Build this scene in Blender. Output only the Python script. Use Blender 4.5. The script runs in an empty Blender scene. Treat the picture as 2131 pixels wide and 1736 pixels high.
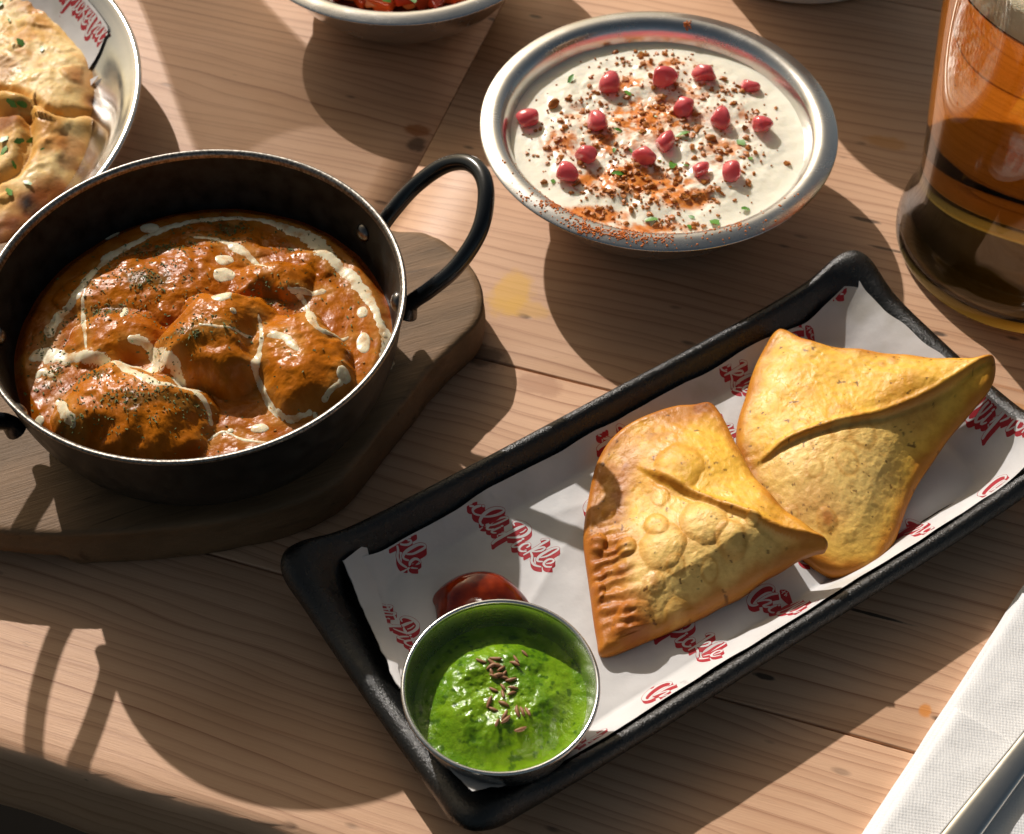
import bpy, bmesh, math, random
import numpy as np
from mathutils import Vector, Matrix

S = bpy.context.scene
COL = S.collection

# ------------------------------------------------------------------ camera
FPX, CAMH, PITCH = 3360.0, 0.52, math.radians(51.5)
cam_d = bpy.data.cameras.new("camera")
cam_d.sensor_fit = 'HORIZONTAL'
cam_d.sensor_width = 36.0
cam_d.lens = 36.0 * FPX / 2130.0
cam_d.clip_start = 0.01
cam_d.clip_end = 200.0
cam_d.dof.use_dof = True
cam_d.dof.focus_distance = 0.60
cam_d.dof.aperture_fstop = 20.0
cam = bpy.data.objects.new("camera", cam_d)
COL.objects.link(cam)
cam.location = (0, 0, CAMH)
cam.rotation_euler = (math.pi / 2 - PITCH, 0, 0)
S.camera = cam

# ------------------------------------------------------------------ sky, sun, exposure
SUN_EL = math.radians(34.0)
SUN_DIR = np.array([0.46, -0.885]); SUN_DIR /= np.linalg.norm(SUN_DIR)   # shadows fall this way
W = bpy.data.worlds.new("World"); S.world = W; W.use_nodes = True
wn, wl = W.node_tree.nodes, W.node_tree.links
sky = wn.new('ShaderNodeTexSky'); sky.sky_type = 'NISHITA'; sky.sun_disc = False
sky.sun_elevation = SUN_EL
sky.air_density = 0.5; sky.dust_density = 3.0; sky.ozone_density = 0.0
sky.sun_rotation = math.atan2(-SUN_DIR[0], -SUN_DIR[1])
wb = wn.new('ShaderNodeMix'); wb.data_type = 'RGBA'; wb.blend_type = 'MULTIPLY'      # warm white balance of the daylight
wb.inputs[0].default_value = 1.0; wb.inputs[7].default_value = (1.0, 0.91, 0.66, 1)
wl.new(sky.outputs[0], wb.inputs[6]); wl.new(wb.outputs[2], wn['Background'].inputs[0])
wn['Background'].inputs[1].default_value = 0.088
sun_d = bpy.data.lights.new("sun", 'SUN')
sun_d.energy = 4.2
sun_d.angle = math.radians(0.6)
sun_d.color = (1.0, 0.945, 0.90)
sun = bpy.data.objects.new("sun", sun_d); COL.objects.link(sun)
ld = Vector((SUN_DIR[0] * math.cos(SUN_EL), SUN_DIR[1] * math.cos(SUN_EL), -math.sin(SUN_EL)))
sun.rotation_euler = ld.to_track_quat('-Z', 'Y').to_euler()
sun.location = (-0.5, 1.0, 1.0)
vs = S.view_settings
vs.view_transform = 'Standard'; vs.look = 'None'; vs.gamma = 1.0; vs.exposure = 0.12
vs.use_curve_mapping = False
S.cycles.max_bounces = 9
S.cycles.diffuse_bounces = 3
S.cycles.glossy_bounces = 3
S.cycles.use_adaptive_sampling = True
S.cycles.adaptive_threshold = 0.02
S.cycles.transmission_bounces = 8
S.cycles.transparent_max_bounces = 12
S.cycles.caustics_reflective = True
S.cycles.caustics_refractive = True
S.cycles.blur_glossy = 0.6
S.cycles.sample_clamp_indirect = 4.0
S.cycles.use_denoising = True

# ------------------------------------------------------------------ helpers: places
_F = np.array([0, math.cos(PITCH), -math.sin(PITCH)])
_U = np.array([0, math.sin(PITCH), math.cos(PITCH)])
_R = np.array([1.0, 0, 0])
_C = np.array([0, 0, CAMH])


def P(u, v, z=0.0):
    """point of the photograph (2130 px wide) on the level z of the real scene"""
    d = _F * FPX + _R * (u - 1065) + _U * (868 - v)
    return _C + d * ((z - CAMH) / d[2])


def onto(u, v, H, z0, z1, n=160):
    """point of the photograph on the surface z = H(x, y)"""
    zs = np.linspace(z1, z0, n)
    d = _F * FPX + _R * (u - 1065) + _U * (868 - v)
    pts = _C + d * ((zs - CAMH) / d[2])[:, None]
    h = H(pts[:, 0], pts[:, 1])
    k = np.nonzero(zs <= h)[0]
    i = k[0] if len(k) else n - 1
    return np.array([pts[i, 0], pts[i, 1], h[i]])


# ------------------------------------------------------------------ helpers: noise
def _hash(ix, iy, seed):
    n = (ix.astype(np.int64) * 374761393 + iy.astype(np.int64) * 668265263 + seed * 974711) & 0x7fffffff
    n = ((n ^ (n >> 13)) * 1274126177) & 0x7fffffff
    n = (n ^ (n >> 16)) & 0xffff
    return n / 65535.0


def vnoise(x, y, seed=0):
    ix, iy = np.floor(x), np.floor(y)
    fx, fy = x - ix, y - iy
    fx = fx * fx * fx * (fx * (fx * 6 - 15) + 10); fy = fy * fy * fy * (fy * (fy * 6 - 15) + 10)
    a, b = _hash(ix, iy, seed), _hash(ix + 1, iy, seed)
    c, d = _hash(ix, iy + 1, seed), _hash(ix + 1, iy + 1, seed)
    return (a * (1 - fx) + b * fx) * (1 - fy) + (c * (1 - fx) + d * fx) * fy


def fbm(x, y, freq, octaves=4, seed=0, gain=0.5):
    t, a, s = 0.0, 1.0, 0.0
    for o in range(octaves):
        cs, sn = math.cos(0.6 * o), math.sin(0.6 * o)
        t = t + a * vnoise((x * cs - y * sn) * freq + 17.3 * o, (x * sn + y * cs) * freq - 9.1 * o, seed + o * 31)
        s += a; a *= gain; freq *= 2.03
    return t / s * 2 - 1            # about -1..1


def sstep(a, b, x):
    t = np.clip((x - a) / (b - a), 0, 1)
    return t * t * (3 - 2 * t)


def lin(r, g, b):
    f = lambda c: (c / 255.0) / 12.92 if c <= 10 else (((c / 255.0) + 0.055) / 1.055) ** 2.4
    return np.array([f(r), f(g), f(b)])


def mixc(c0, c1, t):
    return c0 * (1 - t[:, None]) + c1 * t[:, None]


def crom(pts, per=8, closed=False):
    pts = np.array(pts, float); n = len(pts); out = []
    rng = range(n) if closed else range(n - 1)
    for i in rng:
        if closed:
            p0, p1, p2, p3 = pts[i - 1], pts[i], pts[(i + 1) % n], pts[(i + 2) % n]
        else:
            p0, p1, p2, p3 = pts[max(i - 1, 0)], pts[i], pts[i + 1], pts[min(i + 2, n - 1)]
        for k in range(per):
            t = k / per
            out.append(0.5 * ((2 * p1) + (-p0 + p2) * t + (2 * p0 - 5 * p1 + 4 * p2 - p3) * t * t + (-p0 + 3 * p1 - 3 * p2 + p3) * t ** 3))
    if not closed:
        out.append(pts[-1])
    return np.array(out)


def resample(p, n, closed=False):
    q = np.vstack([p, p[:1]]) if closed else p
    s = np.r_[0, np.cumsum(np.linalg.norm(np.diff(q[:, :2], axis=0), axis=1))]
    t = np.linspace(0, s[-1], n, endpoint=not closed)
    return np.stack([np.interp(t, s, q[:, k]) for k in range(q.shape[1])], 1)


def polydist(x, y, poly, closed=True):
    """distance, position along and side of the nearest segment"""
    a = poly; b = np.roll(poly, -1, 0)
    if not closed:
        a, b = a[:-1], b[:-1]
    best = np.full(x.shape, 1e9); along = np.zeros(x.shape); side = np.zeros(x.shape); acc = 0.0
    for (ax, ay), (bx, by) in zip(a[:, :2], b[:, :2]):
        dx, dy = bx - ax, by - ay; L2 = dx * dx + dy * dy + 1e-18
        t = np.clip(((x - ax) * dx + (y - ay) * dy) / L2, 0, 1)
        d = np.hypot(x - ax - t * dx, y - ay - t * dy)
        m = d < best
        best = np.where(m, d, best)
        along = np.where(m, acc + t * math.sqrt(L2), along)
        side = np.where(m, np.sign(dx * (y - ay) - dy * (x - ax)), side)
        acc += math.sqrt(L2)
    return best, along, side


# ------------------------------------------------------------------ helpers: meshes and objects
def mesh_obj(name, V, Fc, mat=None, parent=None, col=None, smooth=True, normals=None):
    me = bpy.data.meshes.new(name)
    V = np.asarray(V, float)
    me.from_pydata(V.tolist(), [], [list(map(int, f)) for f in Fc])
    if smooth:
        me.polygons.foreach_set("use_smooth", np.ones(len(me.polygons), bool))
    if col is not None:
        at = me.color_attributes.new("Col", 'FLOAT_COLOR', 'POINT')
        c4 = np.ones((len(V), 4), np.float32); c4[:, :3] = np.clip(col, 0, 1)
        at.data.foreach_set("color", c4.ravel())
    me.validate(); me.update()
    if normals is not None:
        me.normals_split_custom_set_from_vertices(np.asarray(normals, float).tolist())
    o = bpy.data.objects.new(name, me); COL.objects.link(o)
    if mat is not None:
        me.materials.append(mat)
    if parent is not None:
        o.parent = parent
    return o


def thing(name, label, cat, group=None, loc=(0, 0, 0)):
    o = bpy.data.objects.new(name, None); COL.objects.link(o)
    o.empty_display_size = 0.02
    o.location = loc
    return tag(o, label, cat, group)


def tag(o, label, cat, group=None, kind=None):
    o["label"] = label; o["category"] = cat
    if group: o["group"] = group
    if kind: o["kind"] = kind
    return o


def put(o, parent):
    """parent keeping the world place (things here have unrotated, unscaled empties)"""
    o.parent = parent
    o.matrix_parent_inverse = Matrix.Translation(-Vector(parent.location))
    return o


def lathe(prof, n=128, c=(0, 0), close=False):
    prof = np.array(prof, float); m = len(prof)
    th = np.linspace(0, 2 * math.pi, n, endpoint=False)
    V = []; 
    for r, z in prof:
        V.append(np.stack([c[0] + r * np.cos(th), c[1] + r * np.sin(th), np.full(n, z)], 1))
    V = np.vstack(V); Fc = []
    for i in range(m - 1):
        for j in range(n):
            k = (j + 1) % n
            Fc.append((i * n + j, i * n + k, (i + 1) * n + k, (i + 1) * n + j))
    return V, Fc


def smoothprof(p, per=6):
    return crom(np.array(p, float), per)


def tube(path, rad, n=14, cap=True):
    path = np.array(path, float); m = len(path)
    rad = np.broadcast_to(np.asarray(rad, float), (m,))
    T = np.gradient(path, axis=0); T /= np.linalg.norm(T, axis=1)[:, None]
    up = np.array([0.3, 0.2, 1.0]); V = []
    nrm = np.cross(T[0], up); nrm /= np.linalg.norm(nrm)
    for i in range(m):
        nrm = nrm - T[i] * (nrm @ T[i]); nrm /= np.linalg.norm(nrm)
        bi = np.cross(T[i], nrm)
        for j in range(n):
            a = 2 * math.pi * j / n
            V.append(path[i] + rad[i] * (math.cos(a) * nrm + math.sin(a) * bi))
    Fc = []
    for i in range(m - 1):
        for j in range(n):
            k = (j + 1) % n
            Fc.append((i * n + j, i * n + k, (i + 1) * n + k, (i + 1) * n + j))
    if cap:
        Fc.append(tuple(range(n - 1, -1, -1))); Fc.append(tuple(range((m - 1) * n, m * n)))
    return np.array(V), Fc


def star(outline, center, nr, nth):
    """rings from a centre to a closed outline: XY and faces"""
    o = resample(np.asarray(outline)[:, :2], nth, True)
    s = np.linspace(0, 1, nr + 1)[1:]
    s = 1 - (1 - s) ** 1.35
    c = np.array(center[:2], float)
    XY = [c[None, :]] + [c + (o - c) * k for k in s]
    XY = np.vstack(XY); Fc = []
    for j in range(nth):
        Fc.append((0, 1 + j, 1 + (j + 1) % nth))
    for i in range(nr - 1):
        a = 1 + i * nth; b = a + nth
        for j in range(nth):
            k = (j + 1) % nth
            Fc.append((a + j, b + j, b + k, a + k))
    return XY, Fc, 1 + (nr - 1) * nth


def close_bottom(V, Fc, first, nth, zb, inset=0.985):
    """add a lower skirt and floor under a star patch"""
    V = np.asarray(V); c = V[0].copy(); n0 = len(V)
    ring = V[first:first + nth].copy()
    r2 = ring.copy(); r2[:, :2] = c[:2] + (ring[:, :2] - c[:2]) * inset; r2[:, 2] = zb if np.isscalar(zb) else zb
    V = np.vstack([V, r2, [[c[0], c[1], float(np.mean(zb))]]])
    for j in range(nth):
        k = (j + 1) % nth
        Fc.append((first + j, n0 + j, n0 + k, first + k))
        Fc.append((n0 + j, n0 + nth, n0 + k))
    return V, Fc


def ccw(poly):
    p = np.asarray(poly); x, y = p[:, 0], p[:, 1]
    return p if np.sum(x * np.roll(y, -1) - np.roll(x, -1) * y) > 0 else p[::-1].copy()


# ------------------------------------------------------------------ helpers: materials
class M:
    def __init__(s, name, base=(.5, .5, .5), rough=.5, metal=0., spec=.5, **kw):
        s.m = bpy.data.materials.new(name); s.m.use_nodes = True
        s.n, s.l = s.m.node_tree.nodes, s.m.node_tree.links
        s.b = s.n['Principled BSDF']
        s.b.inputs['Base Color'].default_value = (*base, 1)
        s.b.inputs['Roughness'].default_value = rough
        s.b.inputs['Metallic'].default_value = metal
        s.b.inputs['Specular IOR Level'].default_value = spec
        for k, v in kw.items():
            s.b.inputs[k.replace('_', ' ')].default_value = v
        s.nrm = None
        s.tc = s.n.new('ShaderNodeTexCoord')
        s.vec = s.tc.outputs['Object']

    def node(s, t, **kw):
        n = s.n.new(t)
        for k, v in kw.items():
            if k in n.inputs: n.inputs[k].default_value = v
            else: setattr(n, k, v)
        return n

    def link(s, a, b): s.l.new(a, b)

    def mapping(s, scale=(1, 1, 1), rot=(0, 0, 0), loc=(0, 0, 0), src=None):
        m = s.n.new('ShaderNodeMapping')
        m.inputs['Scale'].default_value = scale; m.inputs['Rotation'].default_value = rot; m.inputs['Location'].default_value = loc
        s.link(src or s.vec, m.inputs[0]); return m.outputs[0]

    def noise(s, scale, detail=4, rough=.5, vec=None, dist=0.):
        n = s.n.new('ShaderNodeTexNoise')
        n.inputs['Scale'].default_value = scale; n.inputs['Detail'].default_value = detail
        n.inputs['Roughness'].default_value = rough; n.inputs['Distortion'].default_value = dist
        s.link(vec or s.vec, n.inputs['Vector']); return n.outputs['Fac']

    def ramp(s, fac, stops):
        r = s.n.new('ShaderNodeValToRGB')
        e = r.color_ramp.elements
        while len(e) > len(stops): e.remove(e[-1])
        while len(e) < len(stops): e.new(0.5)
        for k, (p, c) in zip(e, stops):
            k.position = p
            k.color = (*c, 1) if hasattr(c, '__len__') else (c, c, c, 1)
        s.link(fac, r.inputs[0]); return r.outputs[0]

    def math(s, op, a, b=None, c=None, clamp=False):
        n = s.n.new('ShaderNodeMath'); n.operation = op; n.use_clamp = clamp
        for i, q in enumerate((a, b, c)):
            if q is None: continue
            if isinstance(q, (int, float)): n.inputs[i].default_value = q
            else: s.link(q, n.inputs[i])
        return n.outputs[0]

    def mix(s, fac, a, b, mode='MIX'):
        n = s.n.new('ShaderNodeMix'); n.data_type = 'RGBA'; n.blend_type = mode
        for q, i in ((fac, 0), (a, 6), (b, 7)):
            if isinstance(q, (int, float)): n.inputs[i].default_value = q
            elif hasattr(q, '__len__'): n.inputs[i].default_value = (*q, 1)
            else: s.link(q, n.inputs[i])
        return n.outputs[2]

    def vcol(s):
        a = s.n.new('ShaderNodeAttribute'); a.attribute_name = "Col"; return a.outputs['Color']

    def base(s, sock): s.link(sock, s.b.inputs['Base Color']); return s

    def rough(s, sock): s.link(sock, s.b.inputs['Roughness']); return s

    def bump(s, fac, strength=.3, dist=.001):
        b = s.n.new('ShaderNodeBump'); b.inputs['Strength'].default_value = strength; b.inputs['Distance'].default_value = dist
        s.link(fac, b.inputs['Height'])
        if s.nrm is not None: s.link(s.nrm, b.inputs['Normal'])
        s.nrm = b.outputs[0]; s.link(s.nrm, s.b.inputs['Normal']); return s

    def sss(s, w, radius, scale=1.0):
        s.b.inputs['Subsurface Weight'].default_value = w
        s.b.inputs['Subsurface Radius'].default_value = radius
        s.b.inputs['Subsurface Scale'].default_value = scale
        return s


def steel(name, base=(.72, .71, .69), rough=.22, scratch=.25, aniso=0.0):
    m = M(name, base, rough, 1.0)
    n1 = m.noise(90, 5); n2 = m.noise(1400, 3, vec=m.mapping((.15, 1, 1)))
    r = m.math('ADD', m.math('MULTIPLY', n1, .22), m.math('MULTIPLY', n2, .12))
    m.rough(m.math('ADD', r, rough - .17))
    m.base(m.mix(m.math('MULTIPLY', n1, .35), base, tuple(.62 * k for k in base)))
    m.bump(n2, scratch * .25, .0001)
    return m.m


# wood of the table: grain runs along local X
def wood_material():
    m = M("pine_wood", rough=.5, spec=.35)
    oi = m.n.new('ShaderNodeObjectInfo')
    geo = m.n.new('ShaderNodeNewGeometry')
    rot = m.mapping(rot=(0, 0, math.radians(18.0)), src=geo.outputs['Position'])   # along the grain
    sx = m.n.new('ShaderNodeSeparateXYZ'); m.link(rot, sx.inputs[0])
    comb = m.n.new('ShaderNodeCombineXYZ')
    rnd = m.math('MULTIPLY', oi.outputs['Random'], 9.0)
    m.link(m.math('ADD', sx.outputs[0], rnd), comb.inputs[0]); m.link(m.math('ADD', sx.outputs[1], rnd), comb.inputs[1]); m.link(sx.outputs[2], comb.inputs[2])
    g = comb.outputs[0]
    warp = m.noise(1.0, 3, .5, m.mapping((3.0, 9.0, 6.0), src=g))
    warp2 = m.noise(1.0, 2, .5, m.mapping((14.0, 30.0, 14.0), src=g))
    y = m.math('ADD', m.math('ADD', m.math('ADD', sx.outputs[1], m.math('MULTIPLY', sx.outputs[2], .5)), rnd), m.math('ADD', m.math('MULTIPLY', warp, .040), m.math('MULTIPLY', warp2, .004)))
    ring = m.math('FRACT', m.math('MULTIPLY', y, 165.0))
    ring2 = m.math('FRACT', m.math('MULTIPLY', y, 93.0))
    late = m.math('POWER', ring, 7.0)
    late2 = m.math('POWER', ring2, 9.0)
    amp = m.noise(1.0, 2, .5, m.mapping((5, 40, 10), src=g))
    fib = m.noise(1.0, 5, .62, m.mapping((55, 1500, 300), src=g))
    patch = m.noise(1.0, 3, .5, m.mapping((7, 16, 10), src=g))
    c = m.ramp(patch, [(.25, lin(206, 164, 128)), (.5, lin(214, 174, 141)), (.75, lin(196, 153, 116))])
    c = m.mix(m.math('MULTIPLY', fib, .45), c, lin(168, 120, 88), 'MIX')
    lf = m.math('MULTIPLY', m.math('ADD', m.math('MULTIPLY', late, .75), m.math('MULTIPLY', late2, .6)), m.ramp(amp, [(.3, .6), (.65, 1.0)]))
    c = m.mix(m.math('MULTIPLY', lf, .78, clamp=True), c, lin(132, 82, 52))
    # long orange resin streaks
    st = m.ramp(m.noise(1.0, 3, .5, m.mapping((6, 170, 20), src=g)), [(.68, 0.0), (.78, .6)])
    c = m.mix(st, c, lin(176, 112, 62))
    # dark nicks and pores
    vo = m.n.new('ShaderNodeTexVoronoi'); vo.feature = 'F1'; m.link(m.mapping((28, 75, 40), src=g), vo.inputs['Vector']); vo.inputs['Scale'].default_value = 1.0
    nick = m.math('MULTIPLY', m.ramp(vo.outputs['Distance'], [(.06, 1.0), (.12, 0.0)]), m.ramp(m.noise(1.0, 2, .5, m.mapping((30, 30, 30), src=g)), [(.46, 0.0), (.56, .85)]))
    c = m.mix(nick, c, lin(52, 44, 38))
    scr = m.ramp(m.noise(1.0, 4, .6, m.mapping((38, 420, 60), src=g), 1.5), [(.70, 0.0), (.75, .7)])
    scr = m.math('MULTIPLY', scr, m.ramp(m.noise(11, 2), [(.5, 0.0), (.6, 1.0)]))
    c = m.mix(scr, c, lin(84, 62, 46))
    # knots
    pos = geo.outputs['Position']
    wob = m.noise(150, 3, .6, pos)

    def spot(cx, cy, rx, ry, ang, soft):
        mp = m.mapping((1 / rx, 1 / ry, 0), (0, 0, 0), (0, 0, 0), src=m.mapping(rot=(0, 0, ang), loc=(0, 0, 0), src=m.vadd(pos, (-cx, -cy, 0))))
        ln = m.n.new('ShaderNodeVectorMath'); ln.operation = 'LENGTH'; m.link(mp, ln.inputs[0])
        d = m.math('ADD', ln.outputs['Value'], m.math('MULTIPLY', m.math('SUBTRACT', wob, .5), 1.1))
        return m.math('SUBTRACT', 1.0, m.math('SMOOTHSTEP', d, 1 - soft, 1 + soft) if False else m.sm(d, 1 - soft, 1 + soft))
    for (u, v, rx, ry, col, k) in ((1062, 612, .0085, .0135, lin(214, 164, 52), .62), (1090, 640, .012, .005, lin(214, 164, 60), .4), (1845, 298, .010, .004, lin(190, 128, 40), .5),
                                   (868, 272, .006, .004, lin(150, 88, 36), .8), (866, 300, .0045, .005, lin(84, 60, 42), .8), (1120, 800, .010, .006, lin(150, 105, 78), .5),
                                   (985, 735, .014, .006, lin(96, 66, 44), .8), (1800, 458, .007, .0012, lin(60, 44, 32), .8), (1850, 520, .009, .0009, lin(70, 50, 36), .8),
                                   (1925, 1478, .0022, .0030, lin(206, 130, 50), .8), (2105, 850, .007, .004, lin(196, 130, 60), .5), (420, 330, .02, .006, lin(172, 124, 96), .5),
                                   (1590, 1408, .004, .0012, lin(46, 42, 36), .85), (1800, 1275, .016, .0007, lin(38, 34, 28), .9)):
        p = P(u, v)
        c = m.mix(m.math('MULTIPLY', spot(p[0], p[1], rx, ry, math.radians(18), .30), k), c, tuple(col))
    m.base(c)
    m.rough(m.math('ADD', .42, m.math('MULTIPLY', fib, .22)))
    h = m.math('SUBTRACT', m.math('SUBTRACT', fib, m.math('MULTIPLY', late, .5)), m.math('MULTIPLY', nick, 2.0))
    m.bump(h, .34, .0004)
    return m.m


def _vadd(s, src, v):
    n = s.n.new('ShaderNodeVectorMath'); n.operation = 'ADD'; s.link(src, n.inputs[0]); n.inputs[1].default_value = v
    return n.outputs[0]


def _sm(s, x, a, b):
    n = s.n.new('ShaderNodeMapRange'); n.interpolation_type = 'SMOOTHSTEP'
    s.link(x, n.inputs['Value']); n.inputs['From Min'].default_value = a; n.inputs['From Max'].default_value = b
    return n.outputs['Result']


M.vadd, M.sm = _vadd, _sm

MAT = {}
MAT['wood'] = wood_material()
MAT['steel'] = steel("brushed_steel", (.70, .69, .67), .24)
MAT['cupsteel'] = steel("satin_steel", (.70, .69, .66), .27)
MAT['plate_steel'] = steel("polished_steel", (.66, .655, .64), .17)

m = M("dark_carbon_steel", (.035, .033, .030), .42, .8)
n1 = m.noise(160, 5)
m.base(m.ramp(n1, [(.3, (.017, .019, .018)), (.7, (.046, .050, .047))])); m.rough(m.ramp(n1, [(.3, .36), (.7, .55)])); m.bump(m.noise(2600, 2), .08, .0002)
MAT['pan'] = m.m
m = M("worn_rim_steel", (.33, .31, .28), .36, 1.0); n1 = m.noise(900, 4)
m.base(m.ramp(n1, [(.35, (.12, .11, .10)), (.65, (.34, .32, .29))])); m.bump(n1, .15, .0002)
MAT['rim'] = m.m
m = M('rivet_steel', (.16, .15, .14), .3, 1.0); MAT['rivet'] = m.m
m = M("black_enamel", (.006, .0075, .009), .22); m.bump(m.noise(700, 3), .06, .0003); MAT['enamel'] = m.m

m = M("black_tray_glaze", (.008, .008, .0075), .36, spec=.55)
n1 = m.noise(1250, 3, .55); n2 = m.noise(3000, 2)
m.bump(m.math('ADD', n1, m.math('MULTIPLY', n2, .5)), .75, .0004); m.rough(m.ramp(m.noise(200, 3), [(.3, .20), (.7, .34)])); MAT['tray'] = m.m

m = M("greaseproof_paper", (.78, .775, .76), .62, spec=.3); n1 = m.noise(55, 4)
c = m.ramp(n1, [(.3, lin(190, 188, 186)), (.7, lin(203, 201, 199))]); m.base(m.mix(m.ramp(m.noise(34, 3, .5), [(.60, 0.0), (.70, .55)]), c, tuple(lin(172, 167, 154)))); m.bump(m.noise(420, 4), .12, .0004); m.bump(n1, .25, .002)
m.b.inputs['Transmission Weight'].default_value = 0.0
MAT['paper'] = m.m
m = M("red_print", tuple(lin(160, 40, 46)), .6, spec=.2); m.base(m.mix(m.noise(900, 2), tuple(lin(150, 34, 42)), tuple(lin(172, 52, 60)))); MAT['red'] = m.m
m = M("unprinted_letter", tuple(lin(197, 195, 193)), .62, spec=.2); MAT['white_print'] = m.m

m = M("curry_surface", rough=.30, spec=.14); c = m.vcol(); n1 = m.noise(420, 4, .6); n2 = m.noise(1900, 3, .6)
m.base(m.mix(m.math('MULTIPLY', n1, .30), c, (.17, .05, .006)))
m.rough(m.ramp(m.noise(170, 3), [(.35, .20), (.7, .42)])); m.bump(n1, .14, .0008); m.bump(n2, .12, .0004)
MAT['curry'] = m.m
m = M("cream", tuple(lin(232, 216, 178)), .26, spec=.45); m.base(m.mix(m.ramp(m.noise(190, 4, .6), [(.5, 0.0), (.68, .75)]), tuple(lin(236, 222, 188)), tuple(lin(208, 150, 84)))); m.bump(m.noise(900, 3), .12, .0003); m.sss(.25, (.003, .002, .001)); MAT['cream'] = m.m
m = M("dried_leaf", (.03, .045, .012), .75); m.base(m.mix(m.noise(1300, 2), (.06, .085, .022), (.13, .18, .05))); MAT['dried'] = m.m
m = M("fresh_herb", (.05, .14, .02), .42); m.base(m.mix(m.noise(600, 2), tuple(lin(48, 104, 24)), tuple(lin(104, 156, 48)))); m.sss(.1, (.001, .002, .0005)); MAT['herb'] = m.m

m = M("yogurt", rough=.28, spec=.45); c = m.vcol(); m.base(c); m.bump(m.noise(330, 4, .55), .22, .0009); m.sss(.35, (.006, .005, .0035)); MAT['yogurt'] = m.m
m = M("toasted_crumb", (.20, .07, .015), .42); m.base(m.mix(m.noise(700, 3), tuple(lin(132, 66, 16)), tuple(lin(214, 132, 40)))); m.bump(m.noise(2200, 2), .4, .0004); MAT['crumb'] = m.m
m = M("orange_spice", tuple(lin(196, 98, 22)), .8); m.base(m.mix(m.noise(1500, 2), tuple(lin(178, 80, 14)), tuple(lin(220, 128, 44)))); MAT['spice'] = m.m
m = M("pomegranate_flesh", tuple(lin(196, 34, 52)), .12, spec=.55); n1 = m.noise(330, 3)
m.base(m.ramp(n1, [(.3, lin(212, 38, 58)), (.5, lin(236, 86, 98)), (.68, lin(248, 172, 164))])); m.sss(.5, (.004, .0014, .0014)); m.b.inputs['Coat Weight'].default_value = .7; m.b.inputs['Coat Roughness'].default_value = .04; m.b.inputs['Transmission Weight'].default_value = .35; m.b.inputs['IOR'].default_value = 1.36; m.bump(m.noise(240, 2), .12, .0008); MAT['pom'] = m.m

m = M("green_chutney", rough=.2, spec=.5); c = m.vcol(); m.base(c); m.bump(m.noise(380, 4, .6), .34, .0012); m.bump(m.noise(1400, 3, .6), .3, .0004); m.rough(m.ramp(m.noise(150, 3), [(.3, .12), (.7, .30)])); m.sss(.2, (.001, .0025, .0004)); MAT['chutney'] = m.m
m = M("cumin", (.15, .07, .03), .55); m.base(m.mix(m.noise(900, 2), tuple(lin(96, 60, 36)), tuple(lin(170, 120, 78)))); MAT['cumin'] = m.m
m = M("tamarind_chutney", tuple(lin(120, 34, 10)), .07, spec=.6); m.base(m.ramp(m.noise(160, 3), [(.3, lin(92, 22, 8)), (.7, lin(160, 54, 14))])); m.sss(.45, (.008, .0022, .0006)); m.b.inputs['Transmission Weight'].default_value = .15; m.bump(m.noise(130, 3), .12, .001); MAT['tamarind'] = m.m

m = M("fried_pastry", rough=.5, spec=.28); c = m.vcol(); n1 = m.noise(330, 5, .62); n2 = m.noise(1300, 3)
m.base(m.mix(m.math('MULTIPLY', m.ramp(n1, [(.45, 0.0), (.7, 1.0)]), .35), c, tuple(lin(176, 112, 36))))
m.bump(n1, .10, .0010); m.bump(n2, .30, .0004); m.rough(m.ramp(m.noise(120, 3), [(.3, .34), (.7, .58)])); m.sss(.10, (.003, .0016, .0006)); MAT['pastry'] = m.m
m = M("naan_bread", rough=.5, spec=.2); c = m.vcol(); n1 = m.noise(150, 5, .6)
m.base(m.mix(m.math('MULTIPLY', m.ramp(n1, [(.5, 0.0), (.72, 1.0)]), .3), c, tuple(lin(196, 144, 74)))); m.bump(n1, .3, .0016); m.bump(m.noise(900, 3), .15, .0004); m.rough(m.ramp(m.noise(60, 3), [(.35, .34), (.65, .68)])); m.sss(.15, (.004, .0025, .0012)); MAT['naan'] = m.m

m = M("weathered_board_wood", rough=.62, spec=.25)
g = m.mapping(rot=(0, 0, math.radians(-22)))
fib = m.noise(1.0, 5, .65, m.mapping((40, 1100, 900), src=g)); pt = m.noise(1.0, 4, .55, m.mapping((16, 60, 40), src=g))
c = m.ramp(pt, [(.3, lin(112, 88, 62)), (.55, lin(138, 108, 78)), (.75, lin(92, 72, 52))])
c = m.mix(m.math('MULTIPLY', fib, .55), c, tuple(lin(74, 56, 38)))
dk = m.ramp(m.noise(1.0, 3, .6, m.mapping((22, 260, 60), src=g), 1.0), [(.62, 0.0), (.74, .7)])
c = m.mix(dk, c, tuple(lin(52, 40, 28))); m.base(c); m.bump(fib, .5, .0006); m.bump(pt, .3, .002); MAT['board'] = m.m

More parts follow.
